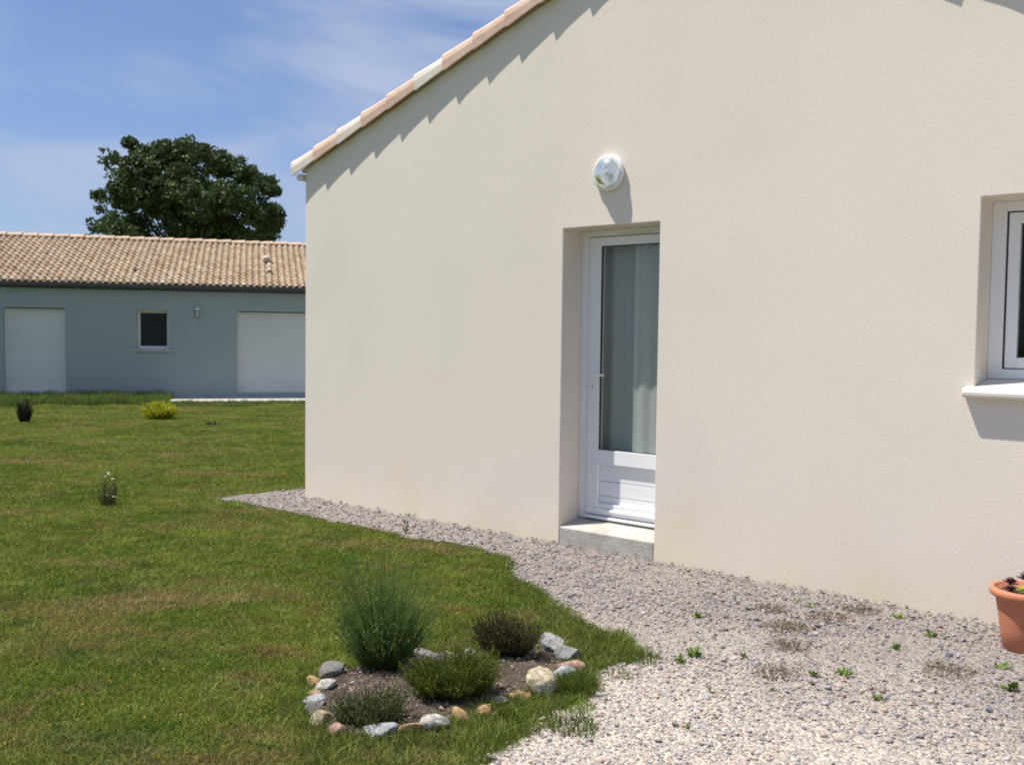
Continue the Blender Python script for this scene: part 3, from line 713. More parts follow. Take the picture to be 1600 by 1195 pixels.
mb.build('handle', M_pvc, dr, bevel=0.002)
mb = MB(); mb.box(0.117, 0.127, Y0 - 0.019, Y0 - 0.0142, 1.005, 1.035); mb.build('keyhole', M_metal, dr, bevel=0.003)
# ---- curtains
def curtain(name, x0, x1, y, z0, z1, folds, amp, label):
    nx = 120; V = []; F = []
    for i in range(nx + 1):
        f = i / nx; x = x0 + (x1 - x0) * f
        yy = y + amp * math.sin(f * folds * 2 * math.pi) + amp * 0.5 * math.sin(f * folds * 5.1 + 1)
        V += [(x, yy, z0), (x + 0.004 * math.sin(f * 40), yy * 0.5 + y * 0.5, z1)]
    for i in range(nx): F.append((2 * i, 2 * i + 2, 2 * i + 3, 2 * i + 1))
    o = link(name, npmesh(name, V, F), M_curtain, smooth=True); tag(o, label, 'curtain'); return o
curtain('curtain', 0.42, 0.98, 0.302, 0.10, 2.25, 5, 0.0045, 'sheer white curtain hanging behind the glass of the door')
curtain('curtain', -0.20, 0.50, 0.38, 0.10, 2.25, 5, 0.010, 'darker half of the door curtain hanging further back to the left')
# ---- window
win = MB()
a0, a1, c0, c1 = WX0 + 0.001, WX1 - 0.001, WZ0 + 0.047, LIN - 0.001
f = 0.072
win.box(a0, a0 + f, Y0, Y0 + 0.06, c0, c1); win.box(a1 - f, a1, Y0, Y0 + 0.06, c0, c1); win.box(a0 + f, a1 - f, Y0 + 0.0005, Y0 + 0.06, c1 - 0.055, c1); win.box(a0 + f, a1 - f, Y0 + 0.0005, Y0 + 0.06, c0, c0 + 0.055)
wn = win.build('window', M_pvc, house, bevel=0.003)
s0, s1, t0, t1 = a0 + f + 0.012, a1 - f - 0.012, c0 + 0.061, c1 - 0.064
mid = (s0 + s1) / 2
for q0, q1 in ((s0, mid - 0.003), (mid + 0.003, s1)):
    mb = MB(); w_ = 0.058
    mb.box(q0, q0 + w_, Y0 + 0.004, Y0 + 0.05, t0, t1); mb.box(q1 - w_, q1, Y0 + 0.004, Y0 + 0.05, t0, t1); mb.box(q0 + w_, q1 - w_, Y0 + 0.0045, Y0 + 0.05, t0, t0 + w_); mb.box(q0 + w_, q1 - w_, Y0 + 0.0045, Y0 + 0.05, t1 - w_, t1)
    mb.build('sash', M_pvc, wn, bevel=0.003)
    mb = MB(); mb.box(q0 + w_, q1 - w_, Y0 + 0.02, Y0 + 0.035, t0 + w_, t1 - w_); mb.build('pane', M_glass, wn)
mb = MB(); mb.box(a0 + f + 0.0005, s0 - 0.0005, Y0 + 0.02, Y0 + 0.05, c0 + 0.056, c1 - 0.056); mb.box(s0, s1, Y0 + 0.02, Y0 + 0.05, t1 + 0.0005, c1 - 0.056); mb.build('gasket', M_seal, wn)
# sill: sloped top, rounded nose, horns past the reveal
mb = MB()
prof = [(0.24, 1.178), (0.0, 1.140), (-0.045, 1.131), (-0.058, 1.124), (-0.063, 1.110), (-0.062, 1.095), (-0.054, 1.083), (-0.042, 1.080), (-0.001, 1.080)]
def sill(x0, x1, pr):
    n_ = len(pr); b_ = len(mb.v)
    for x in (x0, x1):
        for y, z in pr: mb.v.append((x, y, z))
    for i in range(n_):
        mb.f.append((b_ + i, b_ + (i + 1) % n_, b_ + n_ + (i + 1) % n_, b_ + n_ + i))
    mb.f.append(tuple(b_ + i for i in range(n_))[::-1]); mb.f.append(tuple(b_ + n_ + i for i in range(n_)))
sill(2.730, WX1 + 0.05, [(-0.001, 1.1398)] + prof[2:])
sill(WX0 + 0.002, WX1 - 0.002, [(0.234, 1.176), (0.0, 1.1398), (0.0, 1.1305), (0.234, 1.1305)])
mb.build('window_sill', M_sill, house, bevel=0.004)

# ---- wall lamp
def lamp_glass():
    M = bpy.data.materials.new('ribbed_glass'); M.use_nodes = True
    t = M.node_tree; t.nodes.clear(); l = t.links.new
    out = N(t, 'ShaderNodeOutputMaterial'); g = N(t, 'ShaderNodeBsdfGlass'); g.inputs['Roughness'].default_value = 0.12; g.inputs['IOR'].default_value = 1.45; g.inputs['Color'].default_value = (0.93, 0.95, 0.96, 1)
    d = N(t, 'ShaderNodeBsdfPrincipled'); d.inputs['Base Color'].default_value = (0.6, 0.62, 0.63, 1); d.inputs['Roughness'].default_value = 0.12; d.inputs['Coat Weight'].default_value = 0.6
    ms = N(t, 'ShaderNodeMixShader'); ms.inputs[0].default_value = 0.12; l(g.outputs[0], ms.inputs[1]); l(d.outputs[0], ms.inputs[2]); l(ms.outputs[0], out.inputs[0]); return M
M_lglass = lamp_glass()
wl = empty('wall_lamp', (0.395, 0, 2.505)); tag(wl, 'round white bulkhead lamp with clear glass dome above the door', 'lamp')
mb = MB(); mb.lathe([(0.0, -0.001), (0.112, -0.001), (0.122, -0.008), (0.125, -0.022), (0.122, -0.034), (0.110, -0.038), (0.100, -0.034), (0.09, -0.02), (0.0, -0.02)], 40, 'y'); mb.build('base', M_pvc, wl, smooth=True)
mb = MB()
pr = [(0.104, -0.030)]
for k in range(1, 15):
    a = k / 14 * math.pi / 2; rr = 0.106 * math.cos(a) + 0.0012 * (-1) ** k; pr.append((max(rr, 0.0), -0.034 - 0.066 * math.sin(a)))
mb.lathe(pr, 48, 'y'); mb.build('glass_dome', M_lglass, wl, smooth=True)
mb = MB(); mb.lathe([(0.0, -0.075), (0.02, -0.072), (0.026, -0.05), (0.022, -0.022), (0.0, -0.021)], 16, 'y'); mb.build('bulb', M_pvc, wl, smooth=True)

# ---- terracotta pot with dark succulents
M_pot = mat('pot_terracotta', (0.52, 0.20, 0.11), 0.75, color2=(0.46, 0.175, 0.10), vscale=7, fine=0.06, fscale=120, bump=0.0008, bscale=160, spec=0.3)
M_potsoil = mat('potting_soil', (0.05, 0.035, 0.025), 0.95, bump=0.006, bscale=90)
pot = empty('plant_pot', (3.142, -0.345, -0.128)); tag(pot, 'terracotta pot by the right edge standing on the gravel', 'pot')
pr = [(0.0, 0.0), (0.096, 0.0), (0.104, 0.006), (0.118, 0.10), (0.134, 0.20), (0.143, 0.252), (0.150, 0.262), (0.166, 0.266), (0.172, 0.276), (0.172, 0.292), (0.166, 0.302), (0.155, 0.305), (0.147, 0.300), (0.143, 0.27), (0.0, 0.262)]
mb = MB(); mb.lathe(pr, 48); mb.build('pot_body', M_pot, pot, smooth=True)
mb = MB(); mb.lathe([(0.0, 0.282), (0.08, 0.280), (0.1435, 0.272)], 24); mb.build('soil', M_potsoil, pot, smooth=True)
M_red = mat('dark_red_succulent', (0.085, 0.022, 0.028), 0.45, color2=(0.05, 0.02, 0.02), vscale=30, spec=0.4)
M_ylw = mat('yellow_green_succulent', (0.36, 0.33, 0.03), 0.5, color2=(0.20, 0.24, 0.03), vscale=40)
def leafpatch(c, d, L_, w_):
    """a fat pointed leaf along d from c; verts, faces"""
    d = Vector(d).normalized(); s = d.cross(Vector((0.3, 0.2, 1))).normalized(); u = s.cross(d).normalized(); c = Vector(c)
    vs = [c]; 
    for f_, wf in ((0.35, 0.8), (0.75, 1.0)):
        for a_, b_ in ((1, 0), (0, 0.5), (-1, 0), (0, -0.35)):
            vs.append(c + d * L_ * f_ + s * w_ * 0.5 * wf * a_ + u * w_ * 0.45 * wf * b_)
    vs.append(c + d * L_)
    fs = [(0, 1, 2), (0, 2, 3), (0, 3, 4), (0, 4, 1)]
    for k in range(4): fs.append((1 + k, 5 + k, 5 + (k + 1) % 4, 1 + (k + 1) % 4))
    for k in range(4): fs.append((9, 5 + (k + 1) % 4, 5 + k))
    return vs, fs
def rosette(name, loc, R, H, n_, material, label, cat, seed):
    r = random.Random(seed); mb = MB()
    mb.tube([(0, 0, 0), (0, 0, H)], 0.008, 6)
    for k in range(n_):
        a = k * 2.4; e = 0.15 + 1.25 * (k / n_); q = R * (1 - 0.45 * k / n_)
        d = (math.cos(a) * math.cos(e), math.sin(a) * math.cos(e), math.sin(e))
        mb.add(*leafpatch((0, 0, H * (0.7 + 0.3 * k / n_)), d, q, R * 0.42))
    o = mb.build(name, material, None, smooth=True); o.location = loc; tag(o, label, cat, 'succulents in the terracotta pot'); return o
px, py, pz = 3.142, -0.345, -0.128 + 0.278
rosette('succulent', (px - 0.085, py + 0.02, pz), 0.045, 0.040, 20, M_red, 'small dark red rosette leaning at the left rim of the terracotta pot', 'succulent', 1)
rosette('succulent', (px - 0.02, py + 0.06, pz), 0.058, 0.065, 24, M_red, 'taller dark red succulent at the back of the terracotta pot', 'succulent', 2)
rosette('succulent', (px + 0.07, py + 0.03, pz), 0.06, 0.060, 24, M_red, 'dark red succulent in the right half of the terracotta pot', 'succulent', 3)
rosette('succulent', (px - 0.07, py - 0.05, pz), 0.042, 0.018, 20, M_red, 'low dark red rosette at the front left of the terracotta pot', 'succulent', 4)
rosette('succulent', (px - 0.005, py - 0.06, pz), 0.045, 0.020, 26, M_ylw, 'yellow-green succulent at the front of the terracotta pot', 'succulent', 5)

# ------------------------------------------------------------------ the blue-grey house
bh = empty('house', (BP.x, BP.y, 0), BANG)
tag(bh, 'low blue-grey rendered house with terracotta tiled roof across the lawn', 'house')
BX0, BX1 = -12.0, 9.0
SH = [(-3.44, -2.05), (2.03, 4.43)]
BW = (-0.40, 0.385, 0.925, 1.90)
me = wall_mesh(sorted([BX0, BX1, *SH[0], *SH[1], BW[0], BW[1]]), [-0.6, -0.185, 0.925, 1.90, 1.918], lambda x: 2.62, [(SH[0][0], SH[0][1], -0.185, 1.918), (SH[1][0], SH[1][1], -0.185, 1.918), BW], 'front_wall')
o = link('front_wall', me, M_blue, bh); sm = o.modifiers.new('thick', 'SOLIDIFY'); sm.thickness = 0.26; sm.offset = -1
mb = MB()
BDEP = 7.8
mb.box(BX0, BX0 + 0.26, 0.262, BDEP, -0.6, 2.6); mb.box(BX1 - 0.26, BX1, 0.262, BDEP, -0.6, 2.6); mb.box(BX0, BX1, BDEP + 0.002, BDEP + 0.26, -0.6, 2.6)
zr = ROOF_Z0 + ROOF_RUN * ROOF_T
for x in (BX0, BX1 - 0.26):
    mb.add([(x, 0.05, 2.601), (x, BDEP, 2.601), (x, 3.9, zr - 0.12), (x + 0.26, 0.05, 2.601), (x + 0.26, BDEP, 2.601), (x + 0.26, 3.9, zr - 0.12)], [(0, 2, 1), (3, 4, 5), (0, 3, 5, 2), (1, 2, 5, 4), (0, 1, 4, 3)])
mb.build('side_walls', M_blue, bh)
# roof deck, tiles
mb = MB()
for y0, y1 in ((-0.06, 3.9), (BDEP + 0.3, 3.9)):
    za = ROOF_Z0 - 0.02 if y0 < 0 else ROOF_Z0 - 0.1
    mb.add([(BX0 - 0.1, y0, za), (BX1 + 0.1, y0, za), (BX1 + 0.1, y1, zr - 0.02), (BX0 - 0.1, y1, zr - 0.02), (BX0 - 0.1, y0, za - 0.05), (BX1 + 0.1, y0, za - 0.05), (BX1 + 0.1, y1, zr - 0.07), (BX0 - 0.1, y1, zr - 0.07)],
           [(0, 1, 2, 3), (7, 6, 5, 4), (0, 4, 5, 1), (1, 5, 6, 2), (2, 6, 7, 3), (3, 7, 4, 0)])
mb.build('roof_deck', M_ridge, bh)
ca, sa = 1 / math.sqrt(1 + ROOF_T ** 2), ROOF_T / math.sqrt(1 + ROOF_T ** 2)
TP = [(0.0, 0.012), (0.018, 0.040), (0.046, 0.058), (0.076, 0.055), (0.103, 0.036), (0.122, 0.012), (0.145, 0.002), (0.167, 0.010)]
def tile_geo():
    V = []; F = []
    for u, lf in ((0.0, 0.020), (TILE_L * 1.08, 0.0)):
        for x, h in TP:
            hh = h + lf; V.append((x, u * ca - hh * sa, u * sa + hh * ca))
    for x, h in TP:
        hh = h + 0.020 - 0.016; V.append((x, -hh * sa + 0.002, hh * ca))
    n_ = len(TP)
    for k in range(n_ - 1):
        F.append((k, k + 1, n_ + k + 1, n_ + k)); F.append((2 * n_ + k, 2 * n_ + k + 1, k + 1, k))
    return V, F
tv, tf = tile_geo(); tv = np.array(tv); tf = np.array(tf)
NR = int(math.ceil((ROOF_RUN + 0.06) / ca / TILE_L)); NCOL0 = int(math.floor(BX0 / TILE_W)); NCOL1 = int(math.ceil(BX1 / TILE_W))
tm = npmesh('roof_tile', tv, tf); tm.materials.append(M_tile); tm.polygons.foreach_set('use_smooth', [True] * len(tm.polygons))
near = set()
for i in range(6):
    for j in range(-25, 25): near.add((i, j))
AV = []; AF = []; nb_ = 0
for i in range(NR):
    for j in range(NCOL0, NCOL1):
        jx = rnd.uniform(-0.004, 0.004); jz = rnd.uniform(-0.004, 0.005)
        p = np.array([j * TILE_W + jx, -0.12 + i * TILE_L * ca, ROOF_Z0 - 0.12 * ROOF_T + i * TILE_L * sa + jz])
        if (i, j) in near:
            o = bpy.data.objects.new('roof_tile', tm); COL.objects.link(o); o.parent = bh; o.location = p
        else:
            AV.append(tv + p); AF.append(tf + nb_); nb_ += len(tv)
        # back slope too
o = link('roof_tiles', npmesh('roof_tiles', np.concatenate(AV), np.concatenate(AF)), M_tile, bh, smooth=True); o['kind'] = 'stuff'
rm = MB(); n_ = 9
for u, r0 in ((0.0, 0.150), (0.43, 0.108)):
    for k in range(n_):
        a = math.pi * (0.04 + 0.92 * k / (n_ - 1)); rm.v.append((u, -r0 * math.cos(a), r0 * 0.75 * math.sin(a)))
for k in range(n_): a = math.pi * (0.04 + 0.92 * k / (n_ - 1)); rm.v.append((0.0, -0.128 * math.cos(a), 0.128 * 0.75 * math.sin(a)))
for k in range(n_ - 1): rm.f.append((k + 1, k, n_ + k, n_ + k + 1)); rm.f.append((k, k + 1, 2 * n_ + k + 1, 2 * n_ + k))
rme = rm.mesh('ridge_tile'); rme.materials.append(M_ridge)
x = BX1
while x > BX0 - 0.2:
    o = bpy.data.objects.new('ridge_tile', rme); COL.objects.link(o); o.parent = bh
    # the exposed end looks to the right
    o.matrix_local = Matrix.Translation((x, 3.9, zr + 0.012 + rnd.uniform(-0.004, 0.004))) @ Matrix.Rotation(0.0, 4, 'X') @ Matrix.Rotation(math.pi, 4, 'Z')
    x -= 0.40
# gutter
mb = MB(); prof = [(-0.20, 0.0), (-0.20, -0.05), (-0.185, -0.085), (-0.15, -0.105), (-0.11, -0.10), (-0.08, -0.075), (-0.07, -0.03), (-0.07, 0.0), (-0.078, 0.0), (-0.082, -0.06), (-0.12, -0.092), (-0.17, -0.088), (-0.19, -0.05), (-0.192, 0.0)]
b_ = len(prof)
for x in (BX0 - 0.1, BX1 + 0.1):
    for y, z in prof: mb.v.append((x, y, ROOF_Z0 - 0.045 + z))
for k in range(b_): mb.f.append((k, (k + 1) % b_, b_ + (k + 1) % b_, b_ + k))
mb.build('gutter', M_gutter, bh)
mb = MB(); mb.box(BX0 - 0.1, BX1 + 0.1, -0.062, -0.002, 2.40, 2.53); mb.build('fascia', M_gutter, bh)
# roller shutters
for s0_, s1_ in SH:
    mb = MB(); z = -0.18; k = 0
    while z < 1.90:
        z2 = min(z + 0.052, 1.916)
        b_ = len(mb.v)
        for y, zz in ((0.128, z), (0.118, z + 0.012), (0.115, z + 0.028), (0.120, z2 - 0.008), (0.132, z2)):
            mb.v += [(s0_ + 0.05, y, zz), (s1_ - 0.05, y, zz)]
        for q in range(4): mb.f.append((b_ + 2 * q, b_ + 2 * q + 1, b_ + 2 * q + 3, b_ + 2 * q + 2))
        z = z2
    sh = mb.build('roller_shutter', M_pvc_shut, bh)
    mb = MB(); mb.box(s0_ + 0.001, s0_ + 0.052, 0.10, 0.15, -0.184, 1.917); mb.box(s1_ - 0.052, s1_ - 0.001, 0.10, 0.15, -0.184, 1.917); mb.build('guide_rail', M_pvc_shut, sh)
    mb = MB(); mb.box(s0_ + 0.052, s1_ - 0.052, 0.108, 0.14, -0.184, -0.13); mb.build('bottom_bar', M_pvc_shut, sh)
# window
mb = MB(); a0, a1, c0, c1 = BW
mb.box(a0 + 0.001, a0 + 0.075, 0.16, 0.22, c0 + 0.001, c1 - 0.001); mb.box(a1 - 0.075, a1 - 0.001, 0.16, 0.22, c0 + 0.001, c1 - 0.001); mb.box(a0 + 0.075, a1 - 0.075, 0.161, 0.22, c0 + 0.001, c0 + 0.075); mb.box(a0 + 0.075, a1 - 0.075, 0.161, 0.22, c1 - 0.06, c1 - 0.001)
w2 = mb.build('window', M_pvc_shut, bh)
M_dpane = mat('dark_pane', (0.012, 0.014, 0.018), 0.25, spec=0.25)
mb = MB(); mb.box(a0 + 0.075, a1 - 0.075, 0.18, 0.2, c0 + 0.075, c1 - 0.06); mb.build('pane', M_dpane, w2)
mb = MB(); mb.box(-0.49, 0.46, -0.045, -0.001, 0.855, 0.92); mb.box(a0 + 0.001, a1 - 0.001, 0.0, 0.158, 0.90, 0.922); mb.build('window_sill', M_conc, bh, bevel=0.008)
# roof fittings
def roof_at(s, t):  # t metres of run up from the eaves line
    return Vector((s, t, ROOF_Z0 + t * ROOF_T + 0.04))
M_vent = mat('pale_vent_cap', (0.55, 0.45, 0.42), 0.7)
p = roof_at(2.80, 2.05)
mb = MB(); mb.lathe([(0.0, 0.0), (0.06, 0.0), (0.06, 0.14), (0.0, 0.14)], 14, 'z', p); mb.lathe([(0.0, 0.10), (0.13, 0.10), (0.12, 0.13), (0.07, 0.16), (0.0, 0.17)], 16, 'z', p); mb.build('roof_vent', M_vent, bh, smooth=False)
for s_, t_ in ((-0.50, 0.85), (2.86, 1.0)):
    p = roof_at(s_, t_); mb = MB()
    n_ = 8
    for u, r0, hf in ((0.0, 0.085, 1.0), (0.24, 0.05, 0.2)):
        for k in range(n_ + 1):
            a = math.pi * k / n_; mb.v.append((p.x - r0 * math.cos(a), p.y + u * ca, p.z + u * sa + r0 * 1.1 * math.sin(a) * hf))
    for k in range(n_): mb.f.append((k, k + 1, n_ + 2 + k, n_ + 1 + k))
    mb.build('vent_tile', M_tile, bh)
# concrete apron
mb = MB(); mb.box(0.45, 9.0, -1.42, -0.002, -0.5, -0.300); o = mb.build('terrace_slab', M_conc, None, bevel=0.01); o.location = (BP.x, BP.y, 0); o.rotation_euler = (0, 0, BANG); tag(o, kind='structure')
# lamp on the blue house
bl = empty('wall_lamp', BP + BD * 1.06 + Vector((0, 0, 1.90)), BANG); tag(bl, 'small lamp on the blue-grey wall right of its window', 'lamp')
mb = MB(); mb.box(-0.035, 0.035, -0.02, -0.001, -0.09, 0.05); mb.build('bracket', M_gutter, bl)
mb = MB(); mb.lathe([(0.0, -0.20), (0.03, -0.20), (0.042, -0.16), (0.045, -0.02), (0.0, -0.015)], 14, 'z', (0, -0.075, 0.03)); mb.build('lamp_body', M_metal, bl)
mb = MB(); mb.lathe([(0.0, 0.05), (0.05, 0.045), (0.07, 0.02), (0.07, 0.0), (0.0, -0.005)], 16, 'z', (0, -0.075, 0.03)); mb.build('lamp_cap', M_pvc, bl)

# ------------------------------------------------------------------ the oak behind
def oak():
    root = empty('oak_tree', (-36.31, 19.35, -0.3))
    tag(root, 'big dark round-crowned tree rising behind the tiled roof', 'tree')
    R = Vector((0.767, 0.641, 0)); Dp = Vector((-0.641, 0.767, 0)); k_ = 1 / 33.5
    blobs = [(185, 283, 20), (200, 265, 22), (255, 236, 18), (285, 230, 15), (213, 243, 17), (238, 262, 36), (270, 245, 26), (300, 238, 22), (322, 250, 30), (352, 262, 30), (385, 272, 27), (408, 284, 20), (428, 300, 13), (427, 330, 15), (412, 345, 24), (385, 320, 34), (205, 292, 26), (228, 240, 16), (180, 310, 20), (177, 316, 13), (198, 318, 20), (176, 350, 14), (165, 352, 16), (190, 345, 28), (240, 312, 38), (300, 300, 46), (345, 318, 42), (282, 350, 48), (350, 362, 44), (398, 372, 26), (220, 385, 42), (300, 400, 56), (370, 400, 40), (250, 430, 36), (330, 440, 36), (432, 345, 9), (206, 228, 7), (425, 355, 12)]
    V = []; r = np.random.default_rng(3)
    cl = MB()
    for bx, by, br in blobs:
        c = R * ((bx - 294) * k_); z = 10.67 - (by - 216) * k_; rr = max(br * k_ - 0.15, 0.12)
        for q in range(3 if br > 20 else 2):
            dep = r.normal(0, 1.6 if br > 20 else 0.6) ; cc = np.array(c + Dp * dep) + np.array([0, 0, z])
            nsub = max(10, int(rr * rr * 34))
            for s_ in range(nsub):
                d = r.normal(0, 1, 3); d /= np.linalg.norm(d)
                sc_ = cc + d * rr * r.uniform(0.45, 1.0) * np.array([1, 1, 0.95])
                sr = r.uniform(0.16, 0.38)
                nl = int(40 * (sr / 0.27) ** 2)
                dd = r.normal(0, 1, (nl, 3)); dd /= np.linalg.norm(dd, axis=1)[:, None]
                V.append(sc_ + dd * sr * r.uniform(0.35, 1.0, (nl, 1)) * np.array([1.15, 1.15, 0.7]))
            if q == 0: cl.tube([(0, 0, 3.2), (cc[0] * 0.25, cc[1] * 0.25, 3.2 + (cc[2] - 3.2) * 0.35), tuple(np.array([0, 0, 3.2]) + (cc - np.array([0, 0, 3.2])) * 0.72)], [0.14, 0.06, 0.02], 5)
    C = np.concatenate(V); n_ = len(C)
    a = r.normal(0, 1, (n_, 3)); a /= np.linalg.norm(a, axis=1)[:, None]
    b = np.cross(a, r.normal(0, 1, (n_, 3))); b /= np.linalg.norm(b, axis=1)[:, None]
    L_ = r.uniform(0.06, 0.12, (n_, 1))
    VV = np.stack([C - a * L_, C + b * L_ * 0.55, C + a * L_, C - b * L_ * 0.55], 1).reshape(-1, 3)
    FF = np.arange(n_ * 4).reshape(-1, 4)
    M_leaf = mat('oak_leaf', (0.085, 0.125, 0.040), 0.6, color2=(0.055, 0.085, 0.030), vscale=0.9, fine=0.3, fscale=6, transl=0.15, spec=0.2)
    M_bark = mat('oak_bark', (0.10, 0.08, 0.06), 0.95, var=0.4, vscale=6, bump=0.03, bscale=12)
    o = link('crown', npmesh('crown', VV, FF), M_leaf, root)
    tr = MB(); tr.tube([(0, 0, 0), (0.05, 0, 1.2), (0, 0.05, 2.4), (0, 0, 3.6)], [0.55, 0.42, 0.36, 0.28], 12); tr.build('trunk', M_bark, root, smooth=True)
    cl.build('limbs', M_bark, root, smooth=True)
    return n_
print('oak leaves', oak())

# ------------------------------------------------------------------ plants
def fan_stems(n, base_r, top_r, h0, h1, w, curve, seed, leafy=0.0, leaf_len=0.02, hpow=1.0):
    """thin upright stems fanning out; optional short leaves along them"""
    g = np.random.default_rng(seed)
    th = g.uniform(0, 2 * np.pi, n); q = np.sqrt(g.uniform(0, 1, n))
    bx, by = base_r * q * np.cos(th), base_r * q * np.sin(th)
    tx, ty = top_r * q * np.cos(th + g.normal(0, 0.2, n)), top_r * q * np.sin(th + g.normal(0, 0.2, n))
    h = (h0 + (h1 - h0) * g.uniform(0, 1, n) ** hpow) * (1 - 0.30 * q ** 2)
    V = []; F = []; wa = g.uniform(0, np.pi, n); segs = 4
    ox, oy = np.cos(wa) * w / 2, np.sin(wa) * w / 2
    ring = []
    for k in range(segs + 1):
        t = k / segs; e = t ** curve
        cx, cy, cz = bx + (tx - bx) * e, by + (ty - by) * e, h * t
        f_ = 1 - 0.5 * t
        ring.append((np.stack([cx - ox * f_, cy - oy * f_, cz], -1), np.stack([cx + ox * f_, cy + oy * f_, cz], -1)))
    for k in range(segs):
        b = sum(len(v) for v in V)
        V += [ring[k][0], ring[k][1], ring[k + 1][1], ring[k + 1][0]]
        I = np.arange(n); F.append(np.stack([b + I, b + n + I, b + 2 * n + I, b + 3 * n + I], -1))
    if leafy:
        m_ = int(n * leafy); I = g.integers(0, n, m_); t = g.uniform(0.12, 1.0, m_) ** 0.8; e = t ** curve
        c = np.stack([bx[I] + (tx[I] - bx[I]) * e, by[I] + (ty[I] - by[I]) * e, h[I] * t], -1)
        d = g.normal(0, 0.7, (m_, 3)); d[:, 2] = np.abs(d[:, 2]) + 0.55; d /= np.linalg.norm(d, axis=1)[:, None]
        s = np.cross(d, g.normal(0, 1, (m_, 3))); s /= np.linalg.norm(s, axis=1)[:, None]
        ll = leaf_len * g.uniform(0.6, 1.3, (m_, 1)); ww = ll * 0.14
        b = sum(len(v) for v in V)
        V += [c, c + d * ll * 0.5 + s * ww, c + d * ll, c + d * ll * 0.5 - s * ww]
        J = np.arange(m_); F.append(np.stack([b + J, b + m_ + J, b + 2 * m_ + J, b + 3 * m_ + J], -1))
    return np.concatenate(V), np.concatenate(F)
def multi(clumps, **kw):
    V = []; F = []; nb = 0
    for i, (dx, dy, n, br, tr, h0, h1, lx, ly) in enumerate(clumps):
        v, f = fan_stems(n, br, tr, h0, h1, kw['w'], kw['curve'], kw['seed'] + i, kw.get('leafy', 0), kw.get('leaf_len', 0.02))
        v = v.copy(); t = v[:, 2] / h1
        v[:, 0] += dx + lx * t; v[:, 1] += dy + ly * t
        V.append(v); F.append(f + nb); nb += len(v)
    return np.concatenate(V), np.concatenate(F)
def plant(name, loc, parts, label, cat, group=None, rz=0):
    z = float(gz(loc[0], loc[1])) if len(loc) == 2 else loc[2]
    if len(parts) == 1:
        nm, (V, F), M = parts[0]; o = link(name, npmesh(name, V, F), M); o.location = (loc[0], loc[1], z)
    else:
        o = empty(name, (loc[0], loc[1], z))
        for nm, (V, F), M in parts: link(nm, npmesh(nm, V, F), M, o)
    o.rotation_euler = (0, 0, rz)
    return tag(o, label, cat, group)
M_lav = mat('lavender_green', (0.12, 0.185, 0.045), 0.65, color2=(0.08, 0.14, 0.035), vscale=20, transl=0.25, spec=0.2)
M_lav2 = mat('lavender_tip', (0.15, 0.21, 0.055), 0.65, color2=(0.11, 0.17, 0.05), vscale=20, transl=0.4, spec=0.2)
M_heath = mat('heath_green', (0.12, 0.155, 0.022), 0.65, color2=(0.075, 0.105, 0.018), vscale=16, fine=0.2, fscale=60, transl=0.2, spec=0.15)
M_brown = mat('bronze_foliage', (0.075, 0.075, 0.025), 0.7, color2=(0.06, 0.045, 0.022), vscale=14, fine=0.2, fscale=60, transl=0.15, spec=0.15)
M_wood = mat('dry_stem', (0.10, 0.065, 0.045), 0.85, var=0.3, vscale=30)
M_shr = mat('dull_green', (0.085, 0.12, 0.032), 0.7, color2=(0.09, 0.09, 0.035), vscale=18, fine=0.2, fscale=60, transl=0.2, spec=0.15)
M_yel = mat('golden_foliage', (0.46, 0.44, 0.03), 0.6, color2=(0.30, 0.34, 0.03), vscale=9, fine=0.15, fscale=30, transl=0.25, spec=0.2)
M_dk = mat('dark_shrub', (0.035, 0.045, 0.022), 0.7, color2=(0.06, 0.05, 0.025), vscale=9, transl=0.1, spec=0.2)
M_white = mat('white_petal', (0.75, 0.76, 0.78), 0.6)
M_weed = mat('weed_green', (0.15, 0.24, 0.035), 0.6, color2=(0.20, 0.28, 0.05), vscale=25, transl=0.3, spec=0.2, objrand=0.2)
M_dry = mat('dry_weed', (0.22, 0.155, 0.085), 0.8, color2=(0.15, 0.115, 0.065), vscale=25, transl=0.2, spec=0.1)
ZB = float(gz(1.3, -2.6)) + 0.035
plant('lavender', (1.03, -2.66, ZB), [('foliage', multi([(0, 0, 600, 0.05, 0.15, 0.12, 0.36, 0, 0), (0.05, 0.02, 300, 0.03, 0.12, 0.10, 0.27, 0.05, 0.03), (-0.05, -0.04, 300, 0.03, 0.12, 0.10, 0.30, -0.05, -0.03)], w=0.0024, curve=1.1, seed=11, leafy=7, leaf_len=0.019), M_lav),
                              ('flower_stems', multi([(0, 0, 480, 0.05, 0.24, 0.20, 0.62, -0.02, -0.01), (0.03, 0.02, 260, 0.04, 0.20, 0.16, 0.50, 0.09, 0.08), (-0.04, -0.02, 260, 0.04, 0.20, 0.16, 0.57, -0.09, -0.07)], w=0.0026, curve=1.15, seed=40, leafy=2.5, leaf_len=0.022), M_lav2)],
      'tall fine-stemmed lavender bush at the left of the stone-edged bed', 'lavender')
plant('heather', (1.50, -2.72, ZB), [('foliage', multi([(-0.06, -0.05, 420, 0.03, 0.12, 0.07, 0.17, -0.03, -0.02), (0.02, 0.01, 450, 0.04, 0.13, 0.08, 0.22, 0.0, 0.02), (0.06, 0.09, 260, 0.03, 0.10, 0.08, 0.20, 0.03, 0.05), (-0.01, 0.08, 150, 0.03, 0.08, 0.08, 0.24, 0.02, 0.03)], w=0.003, curve=0.85, seed=13, leafy=12, leaf_len=0.013), M_heath), ('stems', fan_stems(60, 0.03, 0.13, 0.05, 0.12, 0.005, 0.8, 14), M_wood)],
      'yellow-green mounded heather in the middle of the stone-edged bed', 'heather')
